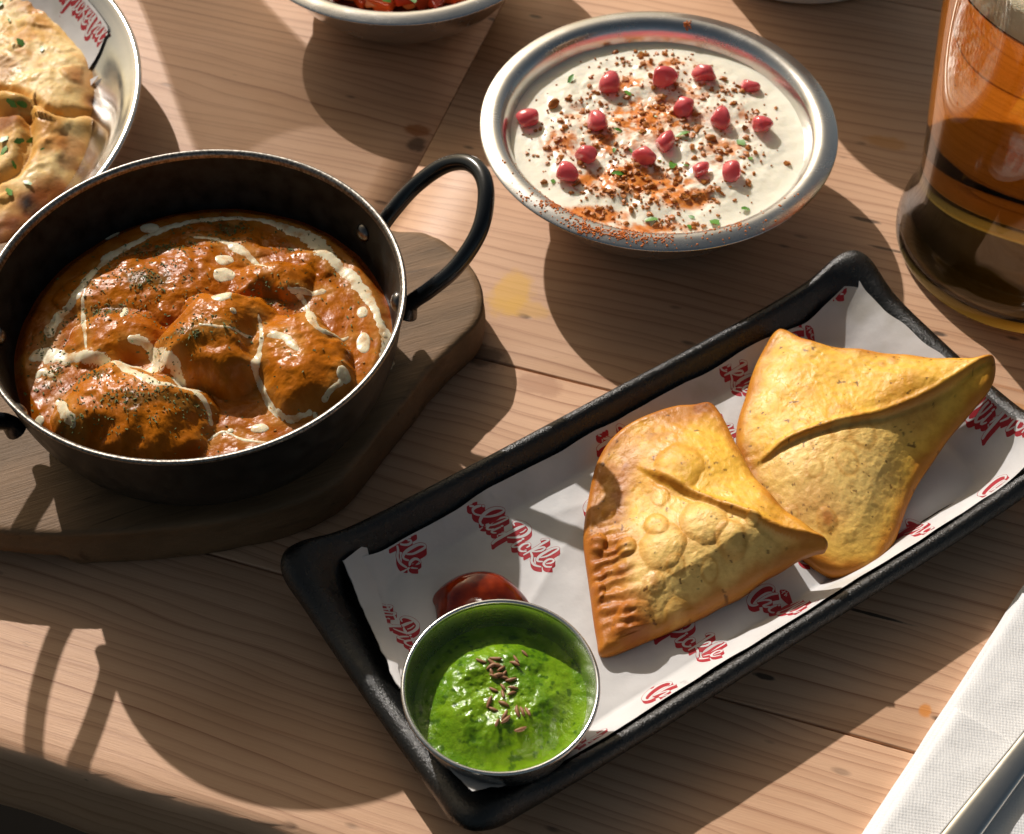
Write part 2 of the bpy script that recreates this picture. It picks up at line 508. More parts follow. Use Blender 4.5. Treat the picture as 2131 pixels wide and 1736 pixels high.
m = M("clear_glass", (1, 1, 1), .01); m.b.inputs['Transmission Weight'].default_value = 1.0; m.b.inputs['IOR'].default_value = 1.5; MAT['glass'] = m.m
m = M("amber_beer", (1, 1, 1), .0); m.b.inputs['Transmission Weight'].default_value = 1.0; m.b.inputs['IOR'].default_value = 1.34
va = m.n.new('ShaderNodeVolumeAbsorption'); va.inputs['Color'].default_value = (.915, .68, .05, 1); va.inputs['Density'].default_value = 34.0
m.link(va.outputs[0], m.n['Material Output'].inputs['Volume']); MAT['beer'] = m.m
m = M("beer_foam", tuple(lin(226, 208, 172)), .6); m.bump(m.noise(1800, 3), .5, .0006); m.sss(.4, (.004, .003, .002)); MAT['foam'] = m.m
m = M("white_porcelain", (.74, .72, .68), .16); MAT['porcelain'] = m.m
m = M("tomato", tuple(lin(190, 52, 22)), .18); oi_ = m.n.new('ShaderNodeObjectInfo'); m.base(m.mix(m.math('MULTIPLY', m.noise(140, 3), .6), m.ramp(oi_.outputs['Random'], [(.0, lin(74, 20, 12)), (.3, lin(176, 40, 16)), (.65, lin(206, 84, 34)), (1.0, lin(222, 128, 66))]), tuple(lin(196, 70, 30)))); m.sss(.35, (.006, .0015, .0008)); m.bump(m.noise(500, 2), .15, .0006); MAT['tomato'] = m.m

m = M("napkin_tissue", (.80, .795, .78), .8, spec=.2)
w1 = m.mapping((1, 1, 1), (0, 0, math.radians(54)), src=m.vec)
sp = m.n.new('ShaderNodeSeparateXYZ'); m.link(w1, sp.inputs[0])
wob = m.math('MULTIPLY', m.noise(160, 2), .0012)
a = m.math('SINE', m.math('MULTIPLY', m.math('ADD', sp.outputs[0], wob), 2 * math.pi / .0016)); b = m.math('SINE', m.math('MULTIPLY', m.math('ADD', sp.outputs[1], wob), 2 * math.pi / .0016))
m.bump(m.math('ADD', m.math('MULTIPLY', a, b), m.math('MULTIPLY', m.noise(900, 3), 1.6)), .22, .0003); m.bump(m.noise(70, 4), .3, .002); m.base(m.mix(m.noise(60, 3), (.66, .655, .645), (.72, .715, .70))); MAT['napkin'] = m.m
m = M("shade_darkened_floor", (.004, .0035, .003), .9, spec=.05); m.base(m.mix(m.noise(9, 4), (.003, .0026, .002), (.006, .005, .004))); MAT['floor'] = m.m  # near-black albedo carries the shade below the table, as sun still reaches it

rng = random.Random(7)
nrg = np.random.default_rng(11)

# ================================================================== floor and table
fl = mesh_obj("floor", [(-4, -4, -.74), (4, -4, -.74), (4, 4, -.74), (-4, 4, -.74)], [(0, 1, 2, 3)], MAT['floor'], smooth=False)
fl["kind"] = "structure"

GA = math.radians(-18.0)
GX = np.array([math.cos(GA), math.sin(GA)]); GY = np.array([-math.sin(GA), math.cos(GA)])


def g2w(s, t):
    return GX[0] * s + GY[0] * t, GX[1] * s + GY[1] * t


table = thing("wooden_table", "pale pine plank table with a worn dark front edge, under all the dishes", "table")


def plank(s0, s1, t0, t1, front=False):
    """one board: a bevelled slab with slightly wavy long edges"""
    n = 90 if front else 24
    ss = np.linspace(s0, s1, n)
    g = .00032
    if front:
        prof = [(t0 + .026, -.078), (t0 + .010, -.077), (t0 + .005, -.070), (t0 + .003, -.050), (t0 + .001, -.028), (t0 - .0005, -.012), (t0 + .0002, -.006), (t0 + .0014, -.0022), (t0 + .0032, -.0006), (t0 + .006, 0), (t0 + .012, 0)]
        prof += [(t0 + (t1 - t0) * k, 0) for k in (.4, .6, .8)]
    else:
        prof = [(t0 + g, -.034), (t0 + g, -.0007), (t0 + g + .0003, -.0001), (t0 + g + .0008, 0), ((t0 + t1) / 2, 0)]
    prof += [(t1 - g - .0008, 0), (t1 - g - .0003, -.0001), (t1 - g, -.0007), (t1 - g, -.034)]
    prof = np.array(prof); k = len(prof); V = []
    for s in ss:
        tt = prof[:, 0].copy(); zz = prof[:, 1].copy()
        if front:
            w = 1 - sstep(t0 + .004, t0 + .012, tt)
            tt += w * (.003 * fbm(np.full(k, s), zz * 3, 18, 3, 5) + .0014 * fbm(np.full(k, s), zz * 9, 150, 3, 9))
            zz += w * .0007 * fbm(np.full(k, s), tt, 260, 3, 2) * (zz < -.0002)
        x, y = g2w(s, tt); V.append(np.stack([x, y, zz], 1))
    V = np.vstack(V); Fc = []
    for i in range(n - 1):
        for j in range(k):
            j2 = (j + 1) % k
            Fc.append((i * k + j, (i + 1) * k + j, (i + 1) * k + j2, i * k + j2))
    Fc.append(tuple(range(k))); Fc.append(tuple(range((n - 1) * k, n * k))[::-1])
    o = mesh_obj("plank", V, Fc, MAT['wood'], table)
    bm = bmesh.new(); bm.from_mesh(o.data); bmesh.ops.recalc_face_normals(bm, faces=bm.faces); bm.to_mesh(o.data); bm.free()
    return o


JT = -.2165
plank(-.62, .55, .195, .2933, True)
plank(-.62, .55, .2933, .4194)
for a, b in ((-.62, JT - .0003), (JT + .0003, .55)):
    plank(a, b, .4194, .7150)
plank(-.62, .55, .7150, .8450)
plank(-.62, .55, .8450, .9650)
ap = thing  # (table legs stand outside the view)
for sx_, ty in ((-.55, .26), (.48, .26), (-.55, .90), (.48, .90)):
    x, y = g2w(sx_, ty); b_ = .03
    Vb = []
    for z in (-.74, -.0345):
        for dx, dy in ((-b_, -b_), (b_, -b_), (b_, b_), (-b_, b_)):
            Vb.append((x + dx, y + dy, z))
    mesh_obj("leg", Vb, [(0, 1, 2, 3), (4, 5, 6, 7), (0, 1, 5, 4), (1, 2, 6, 5), (2, 3, 7, 6), (3, 0, 4, 7)], MAT['wood'], table, smooth=False)

# ================================================================== wooden board under the pan
BZ = .022
bo = [(840, 478), (895, 484), (950, 518), (992, 570), (1006, 620), (996, 665), (960, 705), (900, 762), (850, 825), (800, 885), (750, 950), (700, 1003), (640, 1036), (560, 1062), (480, 1080), (400, 1092), (200, 1110), (0, 1106)]
bpts = [P(u, v, BZ)[:2] for u, v in bo]
bpts += [np.array([-.235, .352]), np.array([-.262, .375]), np.array([-.268, .42]), np.array([-.255, .465]), np.array([-.215, .495]), np.array([-.15, .505]), np.array([-.09, .505])]
BO = ccw(crom(np.array(bpts), 8, True)); BO = resample(BO, 420, True)
XY, Fc, first = star(BO, (-.12, .425), 26, 420)
d, al, _ = polydist(XY[:, 0], XY[:, 1], BO)
edge = np.clip(1 - d / .0022, 0, 1)
Z = BZ - .0016 * (1 - np.sqrt(np.clip(1 - edge ** 2, 0, 1))) - .0007 * np.clip(fbm(al, d * 0, 260, 3, 4), 0, 1) * (d < .002) + .00012 * fbm(XY[:, 0], XY[:, 1], 120, 3, 8)
V = np.column_stack([XY, Z])
ring = V[first:first + 420].copy(); cB = ring[:, :2].mean(0); n0 = len(V); allV = [V]; nl = 0
tang = np.roll(ring[:, :2], -1, 0) - np.roll(ring[:, :2], 1, 0); nout = np.stack([tang[:, 1], -tang[:, 0]], 1); nout /= np.linalg.norm(nout, axis=1)[:, None]
ul = ring[:, 0]
notch = sstep(-.166, -.171, ul) * (ring[:, 1] < .40)                 # the undercut foot on the left
lev = [(-.0006, .0185), (.0002, .014), (.0006, .009), (.0002, .005), (-.0010, .0012), (-.0016, .0002)]
for off, z in lev:
    r = ring.copy(); wv = .0007 * fbm(ring[:, 0] + z * 5, ring[:, 1], 90, 3, 3)
    r[:, :2] += nout * (off + wv)[:, None]
    r[:, 2] = np.maximum(z, notch * .0095 + .0002) if z < .0095 else z
    allV.append(r)
    b0 = n0 + nl * 420; a0 = first if nl == 0 else b0 - 420
    for j in range(420):
        k = (j + 1) % 420
        Fc.append((a0 + j, b0 + j, b0 + k, a0 + k))
    nl += 1
b0 = n0 + (nl - 1) * 420
Fc.append(tuple(range(b0 + 419, b0 - 1, -1)))
board = mesh_obj("serving_board", np.vstack(allV), Fc, MAT['board'])
tag(board, "weathered brown wooden serving board with rounded end under the black curry pan", "board")

# ================================================================== karahi pan
PC = np.array([-.1199, .4155])
pan = thing("karahi_pan", "round dark steel pan with black ring handles, full of orange curry, on wooden board", "pan")
outer = smoothprof([(0, .0224), (.030, .0224), (.0545, .0224), (.0612, .0238), (.0672, .0290), (.0722, .0385), (.0757, .0490), (.0780, .0620), (.0795, .0705)], 5)
inner = smoothprof([(.0778, .0708), (.0764, .062), (.0740, .0485), (.0703, .0385), (.0652, .0305), (.0590, .0262), (.053, .0250), (.030, .0248), (0, .0248)], 5)
Vp, Fp = lathe(np.vstack([outer, inner]), 160, PC)
nO = len(outer)
mesh_obj("pan_body", Vp, [f for f in Fp if not (f[0] // 160 == nO - 1)], MAT['pan'], pan)
rimp = [(.0787, .0694), (.0797, .0706), (.0802, .0716), (.0801, .0723), (.0796, .0727), (.0788, .0726), (.0781, .0721), (.0777, .0712), (.0775, .0700)]
Vr, Fr = lathe(smoothprof(rimp, 3), 160, PC)
mesh_obj("rim", Vr, Fr, MAT['rim'], pan)


def pan_handle(ang):
    er = np.array([math.cos(ang), math.sin(ang), 0]); et = np.array([-math.sin(ang), math.cos(ang), 0]); ez = np.array([0, 0, 1.0])
    c0 = np.array([PC[0], PC[1], 0])
    pts = [(.0765, -.0205, .050), (.0790, -.0205, .0560), (.086, -.0225, .0625), (.097, -.0235, .0720), (.108, -.0190, .0820), (.1150, -.0090, .0885), (.1175, .002, .0905), (.1150, .0125, .0885), (.108, .0205, .0820), (.097, .0240, .0720), (.086, .0228, .0625), (.0790, .0205, .0560), (.0765, .0205, .050)]
    path = crom(np.array([c0 + er * a + et * b + ez * z for a, b, z in pts]), 8)
    rad = np.full(len(path), .0033); 
    k = np.linspace(0, 1, len(path)); flat = np.minimum(k, 1 - k)
    rad = np.where(flat < .08, .0031 + .0012 * (1 - flat / .08), rad)
    Vt, Ft = tube(path, rad, 16)
    return mesh_obj("handle", Vt, Ft, MAT['enamel'], pan), er, et


def rivet(c, nvec, r, mat, parent):
    nvec = np.array(nvec, float); nvec /= np.linalg.norm(nvec)
    q = Vector(nvec).to_track_quat('Z', 'Y').to_matrix()
    prof = [(0, .55), (.4, .5), (.75, .32), (.95, .1), (1, -.1), (.95, -.5)]
    Vd, Fd = lathe(smoothprof(prof, 2), 20); Vd = Vd * r
    Vd = np.array([np.array(q @ Vector(v)) for v in Vd]) + c
    return mesh_obj("rivet", Vd, Fd, mat, parent)


for ang in (math.radians(22), math.radians(202)):
    h, er, et = pan_handle(ang)
    for s in (-1, 1):
        a2 = ang + s * math.radians(15.4)
        rr = .0755
        rivet(np.array([PC[0] + rr * math.cos(a2), PC[1] + rr * math.sin(a2), .0585]), (-math.cos(a2), -math.sin(a2), .18), .0039, MAT['rivet'], pan)

# ------------------------------------------------------------------ the curry and its chicken
CZ = .0475
z1 = lambda x, y: (x * .5272, 282.9 + y * .5272)


def cpt(x, y, z):
    return P(*z1(x, y), z)[:2]


# centre (zoom px), half sizes in m, rotation, height, exponent
_ch = [((830, 735), .0225, .0215, -14, .0205, 3.6),
       ((610, 560), .0380, .0175, 10, .0088, 2.6),
       ((430, 760), .0205, .0130, 6, .0105, 2.6),
       ((520, 1030), .0310, .0215, -24, .0165, 2.8),
       ((1170, 850), .0185, .0255, 24, .0150, 2.5),
       ((1060, 560), .0150, .0100, 0, .0110, 2.6),
       ((1225, 490), .0110, .0085, 0, .0055, 2.2),
       ((880, 420), .0220, .0095, -8, .0050, 2.2)]
CH = [(cpt(c[0], c[1], CZ + h * .75), a, b, math.radians(r), h, p) for c, a, b, r, h, p in _ch]


def chicken_fields(x, y):
    wx = x + .0052 * fbm(x, y, 62, 2, 41) + .0012 * fbm(x, y, 170, 2, 43); wy = y + .0052 * fbm(x, y, 62, 2, 57) + .0012 * fbm(x, y, 170, 2, 59)
    L = []
    for (c, a, b, r, h, p) in CH:
        dx, dy = wx - c[0], wy - c[1]
        u = (dx * math.cos(r) + dy * math.sin(r)) / a; v = (-dx * math.sin(r) + dy * math.cos(r)) / b
        rho = (np.abs(u) ** p + np.abs(v) ** p) ** (1 / p)
        L.append(h * 1.08 * np.clip(1 - np.clip(rho, 0, 1.0) ** 2.6, 0, 1) ** .62 - .0012 * np.clip(rho - 1, 0, 3))
    return np.array(L)


def curry_H(x, y):
    f = chicken_fields(x, y)
    base = .0007 * fbm(x, y, 70, 3, 3)
    k = .0027
    h = k * np.log(np.exp(base / k) + np.exp(f / k).sum(0) - (len(f) - 1) * 0)
    r = np.hypot(x - PC[0], y - PC[1])
    h = h - .0022 * 0
    h = h + (.0009 * fbm(x, y, 130, 2, 23) + .00022 * fbm(x, y, 520, 3, 71)) * sstep(.001, .006, h)
    h = h * (1 - sstep(.068, .0735, r)) + base * sstep(.068, .0735, r)
    h = h - .0030
    return CZ + h + .0008 * sstep(.069, .0737, r)


NR, NT = 190, 440
rr = .0738 * np.linspace(0, 1, NR + 1)[1:]
th = np.linspace(0, 2 * math.pi, NT, endpoint=False)
XYc = np.vstack([[PC]] + [np.stack([PC[0] + r * np.cos(th), PC[1] + r * np.sin(th)], 1) for r in rr])
X, Y = XYc[:, 0], XYc[:, 1]
Zc = curry_H(X, Y)
e = 2e-4
Nc = np.stack([-(curry_H(X + e, Y) - curry_H(X - e, Y)) / (2 * e), -(curry_H(X, Y + e) - curry_H(X, Y - e)) / (2 * e), np.ones_like(X)], 1)
Nc /= np.linalg.norm(Nc, axis=1)[:, None]
Fcur = [(0, 1 + j, 1 + (j + 1) % NT) for j in range(NT)]
for i in range(NR - 1):
    a = 1 + i * NT; b = a + NT
    for j in range(NT):
        k = (j + 1) % NT
        Fcur.append((a + j, b + j, b + k, a + k))
f = chicken_fields(X, Y)
own = np.where(f.max(0) > .0016, f.argmax(0), -1)
PXM = .0001045     # metres per zoom pixel on the curry


def cream_path(pts):
    return [onto(*z1(*q), curry_H, CZ - .003, CZ + .03)[:2] for q in pts]


streaks = [([(190, 800), (225, 730), (300, 625), (350, 555), (430, 480), (520, 430), (620, 380), (720, 350), (850, 330), (1000, 330), (1110, 355), (1190, 395)], [26, 22, 20, 18, 22, 16, 15, 18, 15, 12, 22, 30]),
           ([(1120, 365), (1220, 400), (1300, 470), (1370, 545), (1440, 620), (1495, 720), (1525, 810), (1522, 890), (1480, 975)], [26, 34, 40, 26, 30, 20, 22, 24, 12]),
           ([(760, 402), (850, 408), (925, 438), (985, 475), (1055, 520)], [8, 10, 22, 9, 6]),
           ([(342, 600), (326, 690), (334, 780), (340, 840)], [6, 12, 10, 6]),
           ([(112, 885), (180, 868), (280, 880), (400, 885), (520, 930), (620, 975), (700, 990), (770, 1010), (815, 1060), (835, 1150)], [22, 28, 16, 20, 24, 22, 16, 10, 10, 6]),
           ([(500, 800), (580, 830), (640, 890), (600, 930), (480, 900)], [10, 18, 22, 18, 12]),
           ([(780, 745), (900, 755), (1000, 792)], [5, 7, 6]),
           ([(1020, 700), (1032, 800), (1008, 900), (1020, 980), (1080, 1090), (1150, 1118), (1235, 1090)], [7, 10, 14, 12, 9, 12, 10]),
           ([(1050, 790), (1100, 785), (1150, 815), (1180, 850)], [12, 24, 22, 6]),
           ([(1140, 610), (1200, 655), (1235, 735), (1300, 780), (1380, 790)], [6, 12, 20, 10, 6]),
           ([(1130, 603), (1200, 615), (1290, 612)], [6, 12, 14]),
           ([(1362, 935), (1330, 985), (1300, 1010), (1268, 1052)], [18, 10, 9, 10]),
           ([(815, 1205), (880, 1168), (960, 1200), (1100, 1222)], [6, 7, 8, 5]),
           ([(225, 1040), (255, 1090), (300, 1150)], [12, 22, 16]),
           ([(140, 960), (170, 930), (215, 955)], [12, 22, 14]),
           ([(640, 870), (680, 905), (740, 1000), (800, 1010)], [18, 20, 12, 8]),
           ([(1235, 1085), (1255, 1120), (1270, 1140)], [12, 9, 6])]
# colours of the sauce itself
cA, cB_, cD = lin(184, 104, 12), lin(158, 80, 6), lin(116, 54, 6)
t = sstep(-.5, .6, fbm(X, Y, 85, 4, 91))
Cc = mixc(cB_, cA, t)
Cc = mixc(Cc, cD, .55 * sstep(.15, .75, fbm(X, Y, 48, 4, 17)))
Cc = mixc(Cc, lin(194, 112, 18), .5 * sstep(.003, .014, f.max(0)))
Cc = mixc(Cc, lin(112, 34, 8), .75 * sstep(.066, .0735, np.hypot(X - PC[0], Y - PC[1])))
herb_spots = [(900, 370, .014, .006), (560, 560, .020, .009), (740, 770, .012, .005), (430, 690, .014, .007), (370, 940, .009, .006), (510, 1040, .018, .010), (1070, 630, .008, .008), (1040, 600, .010, .005), (210, 960, .006, .010), (700, 1050, .012, .006), (620, 450, .020, .005), (1140, 450, .006, .004), (270, 1150, .006, .005), (860, 740, .012, .004), (180, 820, .006, .006)]
hm = np.zeros_like(X)
for hx, hy, ra, rb in herb_spots:
    p = onto(*z1(hx, hy), curry_H, CZ - .003, CZ + .03)
    dd = ((X - p[0]) / ra) ** 2 + ((Y - p[1]) / rb) ** 2
    hm = np.maximum(hm, np.exp(-dd * 1.3))
hmask = sstep(.55, .95, hm * (.75 + .6 * fbm(X, Y, 300, 4, 13)) + .25 * hm)
Cc = mixc(Cc, lin(74, 66, 24), .7 * hmask)

halo = np.full_like(X, 1e9)
for q, w in streaks:                                # cream bleeding into the sauce round each streak
    pp_ = resample(crom(np.array(cream_path(q)), 3), 14); ww_ = np.interp(np.linspace(0, 1, 14), np.linspace(0, 1, len(w)), w) * PXM
    for (px_, py_), wq in zip(pp_, ww_):
        halo = np.minimum(halo, (np.hypot(X - px_, Y - py_) - 1.2 * wq))
Cc = mixc(Cc, lin(206, 148, 70), .42 * (1 - sstep(.0, .0042, halo + .0016 * fbm(X, Y, 260, 3, 66))))
Fcur = np.array([list(q) if len(q) == 4 else list(q) + [-1] for q in Fcur])
fown = own[Fcur[:, 0]]


def curry_part(name, sel, parent=None, fixed=False):
    F_ = Fcur[sel]; used = np.unique(F_[F_ >= 0]); mp = np.full(len(X) + 1, -1); mp[used] = np.arange(len(used))
    faces = [[mp[k] for k in q if k >= 0] for q in F_]
    V_ = np.stack([X[used], Y[used], Zc[used]], 1); N_ = Nc[used]; C_ = Cc[used]
    # skirt down into the sauce so that the piece has depth
    cnt = {}
    for q in faces:
        for a, b in zip(q, q[1:] + q[:1]):
            cnt[(a, b)] = 1
    bd = [(a, b) for (a, b) in cnt if (b, a) not in cnt]
    if fixed: bd = []
    vs_ = sorted({k for ab in bd for k in ab}); mp2 = {k: len(V_) + i for i, k in enumerate(vs_)}
    if len(vs_):
        low = V_[vs_].copy(); low[:, 2] -= .006
        V_ = np.vstack([V_, low]); N_ = np.vstack([N_, N_[vs_]]); C_ = np.vstack([C_, C_[vs_]])
    faces += [[b, a, mp2[a], mp2[b]] for a, b in bd]
    return mesh_obj(name, V_, faces, MAT['curry'], parent, C_, True, N_)


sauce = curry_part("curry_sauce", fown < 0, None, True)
tag(sauce, "glossy orange brown curry sauce streaked with cream filling the dark pan", "curry")
ch_labels = ["largest chicken piece under sauce, in the middle of the curry pan", "long low chicken piece behind the largest one, towards the back of the pan", "chicken piece under sauce at the left of the largest one",
             "big herb dusted chicken piece at the front left of the curry pan", "rounded chicken piece with cream patch at the right of the largest one", "small chicken lump behind the right hand chicken piece in the curry",
             "small shiny lump in the curry near the rivets of the right pan handle", "flat herb covered lump at the far back of the curry"]
for i in range(len(CH)):
    if (fown == i).sum() > 20:
        tag(curry_part("chicken_piece", fown == i), ch_labels[i], "chicken", "chicken pieces in the curry")


def ribbon(path, w, H, name, mat, parent, hh=.0006, seed=0, sharp=.35):
    p = resample(crom(np.array(path), 6), max(8, int(np.sum(np.linalg.norm(np.diff(np.array(path), axis=0), axis=1)) / .0006)))
    n = len(p); s = np.linspace(0, 1, n)
    T = np.gradient(p, axis=0); T /= np.linalg.norm(T, axis=1)[:, None] + 1e-12; Nn = np.stack([-T[:, 1], T[:, 0]], 1)
    w = np.interp(s, np.linspace(0, 1, len(w)), w) if hasattr(w, '__len__') else np.full(n, w)
    endt = np.sqrt(np.clip(np.minimum(s, 1 - s) * (n * .0006) / (w + 1e-6), 0, 1))
    L = np.arange(n) * .0006
    wl_ = w * endt * (1 + sharp * fbm(L, L * 0 + seed, 260, 3, seed) + .25 * fbm(L, L * 0 + seed, 900, 2, seed + 5))
    wr_ = w * endt * (1 + sharp * fbm(L, L * 0 + seed, 260, 3, seed + 9) + .25 * fbm(L, L * 0 + seed, 900, 2, seed + 15))
    ts = np.array([-1, -.8, -.45, 0, .45, .8, 1]); V_ = []
    for t_ in ts:
        q = p + Nn * (np.where(t_ < 0, wl_, wr_) * t_)[:, None]
        z = H(q[:, 0], q[:, 1]) + hh * np.minimum(1, (wl_ + wr_) / .002) * (1 - abs(t_) ** 2) - .00012
        V_.append(np.column_stack([q, z]))
    V_ = np.stack(V_, 1).reshape(-1, 3); m_ = len(ts); Fq = []
    for i in range(n - 1):
        for j in range(m_ - 1):
            Fq.append((i * m_ + j, (i + 1) * m_ + j, (i + 1) * m_ + j + 1, i * m_ + j + 1)[::-1])
    return mesh_obj(name, V_, Fq, mat, parent)


for i, (q, w) in enumerate(streaks):
    ribbon(cream_path(q), np.array(w) * PXM * (1.35 if i in (4, 5, 15) else 1.05), curry_H, "cream_streak", MAT['cream'], sauce, .00034, i + 3, .55)  # left streaks widened, so their cream also paints white glints on the sauce
for i, (x, y, a, b) in enumerate([(885, 490, 34, 26), (885, 548, 44, 28), (876, 630, 40, 30), (1430, 697, 22, 24), (1435, 820, 27, 40), (1025, 1155, 34, 18), (435, 385, 38, 30), (590, 365, 38, 20), (490, 700, 14, 34), (155, 1132, 22, 18), (920, 690, 12, 10), (1355, 943, 24, 26), (910, 1166, 12, 9), (1520, 790, 10, 14)]):
    c0 = onto(*z1(x, y), curry_H, CZ - .003, CZ + .03)
    nth, nr = 40, 7; tt = np.linspace(0, 2 * math.pi, nth, endpoint=False)
    wob_ = 1 + .12 * fbm(np.cos(tt) + i * 3, np.sin(tt), 1.2, 2, i)
    ol = np.stack([c0[0] + a * PXM * wob_ * np.cos(tt), c0[1] + b * PXM * 1.3 * wob_ * np.sin(tt)], 1)
    XYd, Fd, fi = star(ol, c0, nr, nth)
    rho = np.r_[0, np.repeat(1 - (1 - np.linspace(0, 1, nr + 1)[1:]) ** 1.35, nth)]
    Zd = curry_H(XYd[:, 0], XYd[:, 1]) + .0006 * np.sqrt(np.clip(1 - rho ** 2, 0, 1)) - .00012
    mesh_obj("cream_drop", np.column_stack([XYd, Zd]), Fd, MAT['cream'], sauce)

# dried herb flakes scattered over the curry
Vh, Fh = [], []
ti = nrg.random((13000, 2))
rad_ = .071 * np.sqrt(ti[:, 0]); ta = 2 * math.pi * ti[:, 1]
fx_, fy_ = PC[0] + rad_ * np.cos(ta), PC[1] + rad_ * np.sin(ta)
pr = np.zeros(len(fx_))
for hx, hy, ra, rb in herb_spots:
    p = onto(*z1(hx, hy), curry_H, CZ - .003, CZ + .03)
    pr = np.maximum(pr, np.exp(-1.1 * (((fx_ - p[0]) / ra) ** 2 + ((fy_ - p[1]) / rb) ** 2)))
keep = nrg.random(len(fx_)) < .022 + .75 * pr * (.35 + .65 * sstep(-.3, .4, fbm(fx_, fy_, 330, 3, 3)))
fx_, fy_ = fx_[keep], fy_[keep]; fz_ = curry_H(fx_, fy_)
for x, y, z in zip(fx_, fy_, fz_):
    a = rng.random() * 6.28; L = rng.uniform(.0002, .0008); w = rng.uniform(.00012, .0003); tl = rng.uniform(-.5, .5)
    ex, ey = math.cos(a) * L, math.sin(a) * L; px, py = -math.sin(a) * w, math.cos(a) * w
    b = len(Vh)
    Vh += [(x - ex - px, y - ey - py, z + .0002 - tl * L * .4), (x + ex - px, y + ey - py, z + .0002 + tl * L * .4), (x + ex * .6 + px, y + ey * .6 + py, z + .0005), (x - ex + px, y - ey + py, z + .0004)]
    Fh.append((b, b + 1, b + 2, b + 3))
hf = mesh_obj("dried_herb_flakes", Vh, Fh, MAT['dried'], None, smooth=False)
tag(hf, "dark green dried herb flakes sprinkled over the orange curry", "herbs", kind="stuff")

# ================================================================== steel bowls
BOWL = [(0, .0050), (.028, .0054), (.044, .0095), (.0545, .020), (.0605, .033), (.0636, .0445), (.0648, .0490), (.0662, .0528), (.0682, .0553), (.0706, .0562), (.0732, .0558), (.0756, .0548), (.0768, .0540), (.0769, .0532), (.0760, .0529),
        (.0735, .0540), (.0708, .0545), (.0688, .0538), (.0670, .0512), (.0655, .0450), (.0622, .0325), (.0560, .0185), (.0455, .0075), (.034, .0030), (.028, .0010), (.026, .0004), (.0, .0004)]


def steel_bowl(c, label, kz=1.0, kr=1.0):
    t_ = thing("steel_bowl", label, "bowl", "steel bowls with wide rolled lips")
    V_, F_ = lathe(smoothprof([(q * kr, z * kz) for q, z in BOWL], 4), 176, c)
    k = 10 * 4
    lipf = [q for q in F_ if 6 * 4 <= q[0] // 176 < 18 * 4]; bodyf = [q for q in F_ if not (6 * 4 <= q[0] // 176 < 18 * 4)]
    mesh_obj("bowl_body", V_, bodyf, MAT['steel'], t_); mesh_obj("rolled_lip", V_, lipf, MAT['steel'], t_)
    for o in t_.children:
        bm = bmesh.new(); bm.from_mesh(o.data); bmesh.ops.delete(bm, geom=[v for v in bm.verts if not v.link_faces], context='VERTS'); bm.to_mesh(o.data); bm.free()
    return t_


RC = np.array([.0647, .5467])
steel_bowl(RC, "steel bowl of white yogurt dip with pomegranate seeds at the top centre", .775, 1.027)
TC = np.array([-.0550, .6930])
steel_bowl(TC, "steel bowl of chopped tomato cut off by the top edge", .76)

# ------------------------------------------------------------------ yogurt dip
RZ = .0346
z3 = lambda x, y: ((1160 + x * .4692) / 1.2019, y * .4692 / 1.2019)


def raita_H(x, y):
    r = np.hypot(x - RC[0], y - RC[1])
    w = 1 - sstep(.040, .0645, r)
    h = .0018 * w + w * (.0021 * fbm(x + .004 * fbm(x, y, 40, 2, 8), y, 62, 4, 19) + .0006 * fbm(x, y, 240, 3, 77)) + .0004 * fbm(x, y, 90, 3, 5)
    return RZ + h


NRr, NTr = 140, 380
rr = .0654 * np.linspace(0, 1, NRr + 1)[1:]; th = np.linspace(0, 2 * math.pi, NTr, endpoint=False)
XYr = np.vstack([[RC]] + [np.stack([RC[0] + r * np.cos(th), RC[1] + r * np.sin(th)], 1) for r in rr])
Xr, Yr = XYr[:, 0], XYr[:, 1]
Fr_ = [(0, 1 + j, 1 + (j + 1) % NTr) for j in range(NTr)]
for i in range(NRr - 1):
    a = 1 + i * NTr; b = a + NTr
    Fr_ += [(a + j, b + j, b + (j + 1) % NTr, a + (j + 1) % NTr) for j in range(NTr)]


def spice_density(x, y):
    """where the orange spice was strewn"""
    d_ = np.zeros_like(x)
    for q, ra, rb, am in (((1000, 620), .026, .017, .62), ((900, 960), .026, .010, .95), ((1150, 1050), .018, .007, .7), ((650, 1140), .016, .0055, 1.1), ((1250, 480), .018, .009, .45), ((880, 450), .012, .009, .5), ((590, 620), .009, .014, .35), ((1000, 1200), .03, .005, .5), ((1400, 800), .014, .014, .45), ((1480, 620), .010, .012, .35), ((520, 760), .012, .012, .45), ((1050, 330), .020, .008, .42), ((760, 760), .018, .012, .5)):
        p = P(*z3(*q), RZ + .002)
        d_ = np.maximum(d_, 1.15 * am * np.exp(-(((x - p[0]) / ra) ** 2 + ((y - p[1]) / rb) ** 2)))
    return d_


dens = spice_density(Xr, Yr)
sm_ = sstep(.22, .70, dens * (.62 + .75 * sstep(-.45, .5, fbm(Xr, Yr, 330, 4, 61))) + .18 * fbm(Xr, Yr, 90, 3, 6) * dens)
spk = sstep(.52, .62, fbm(Xr, Yr, 640, 2, 15)) * sstep(.05, .4, dens)
Cr = np.tile(lin(240, 234, 214), (len(Xr), 1))
Cr = mixc(Cr, lin(226, 220, 196), .5 * sstep(.1, .7, fbm(Xr, Yr, 55, 3, 2)))
Cr = mixc(Cr, lin(224, 128, 24), .95 * sm_)
Cr = mixc(Cr, lin(184, 88, 16), .75 * sm_ * sstep(.1, .6, fbm(Xr, Yr, 520, 3, 44)))
Cr = mixc(Cr, lin(190, 96, 24), .7 * spk)
yog = mesh_obj("yogurt_dip", np.column_stack([XYr, raita_H(Xr, Yr)]), Fr_, MAT['yogurt'], None, Cr)
tag(yog, "creamy white yogurt dip dusted with orange spice in the steel bowl", "yogurt")


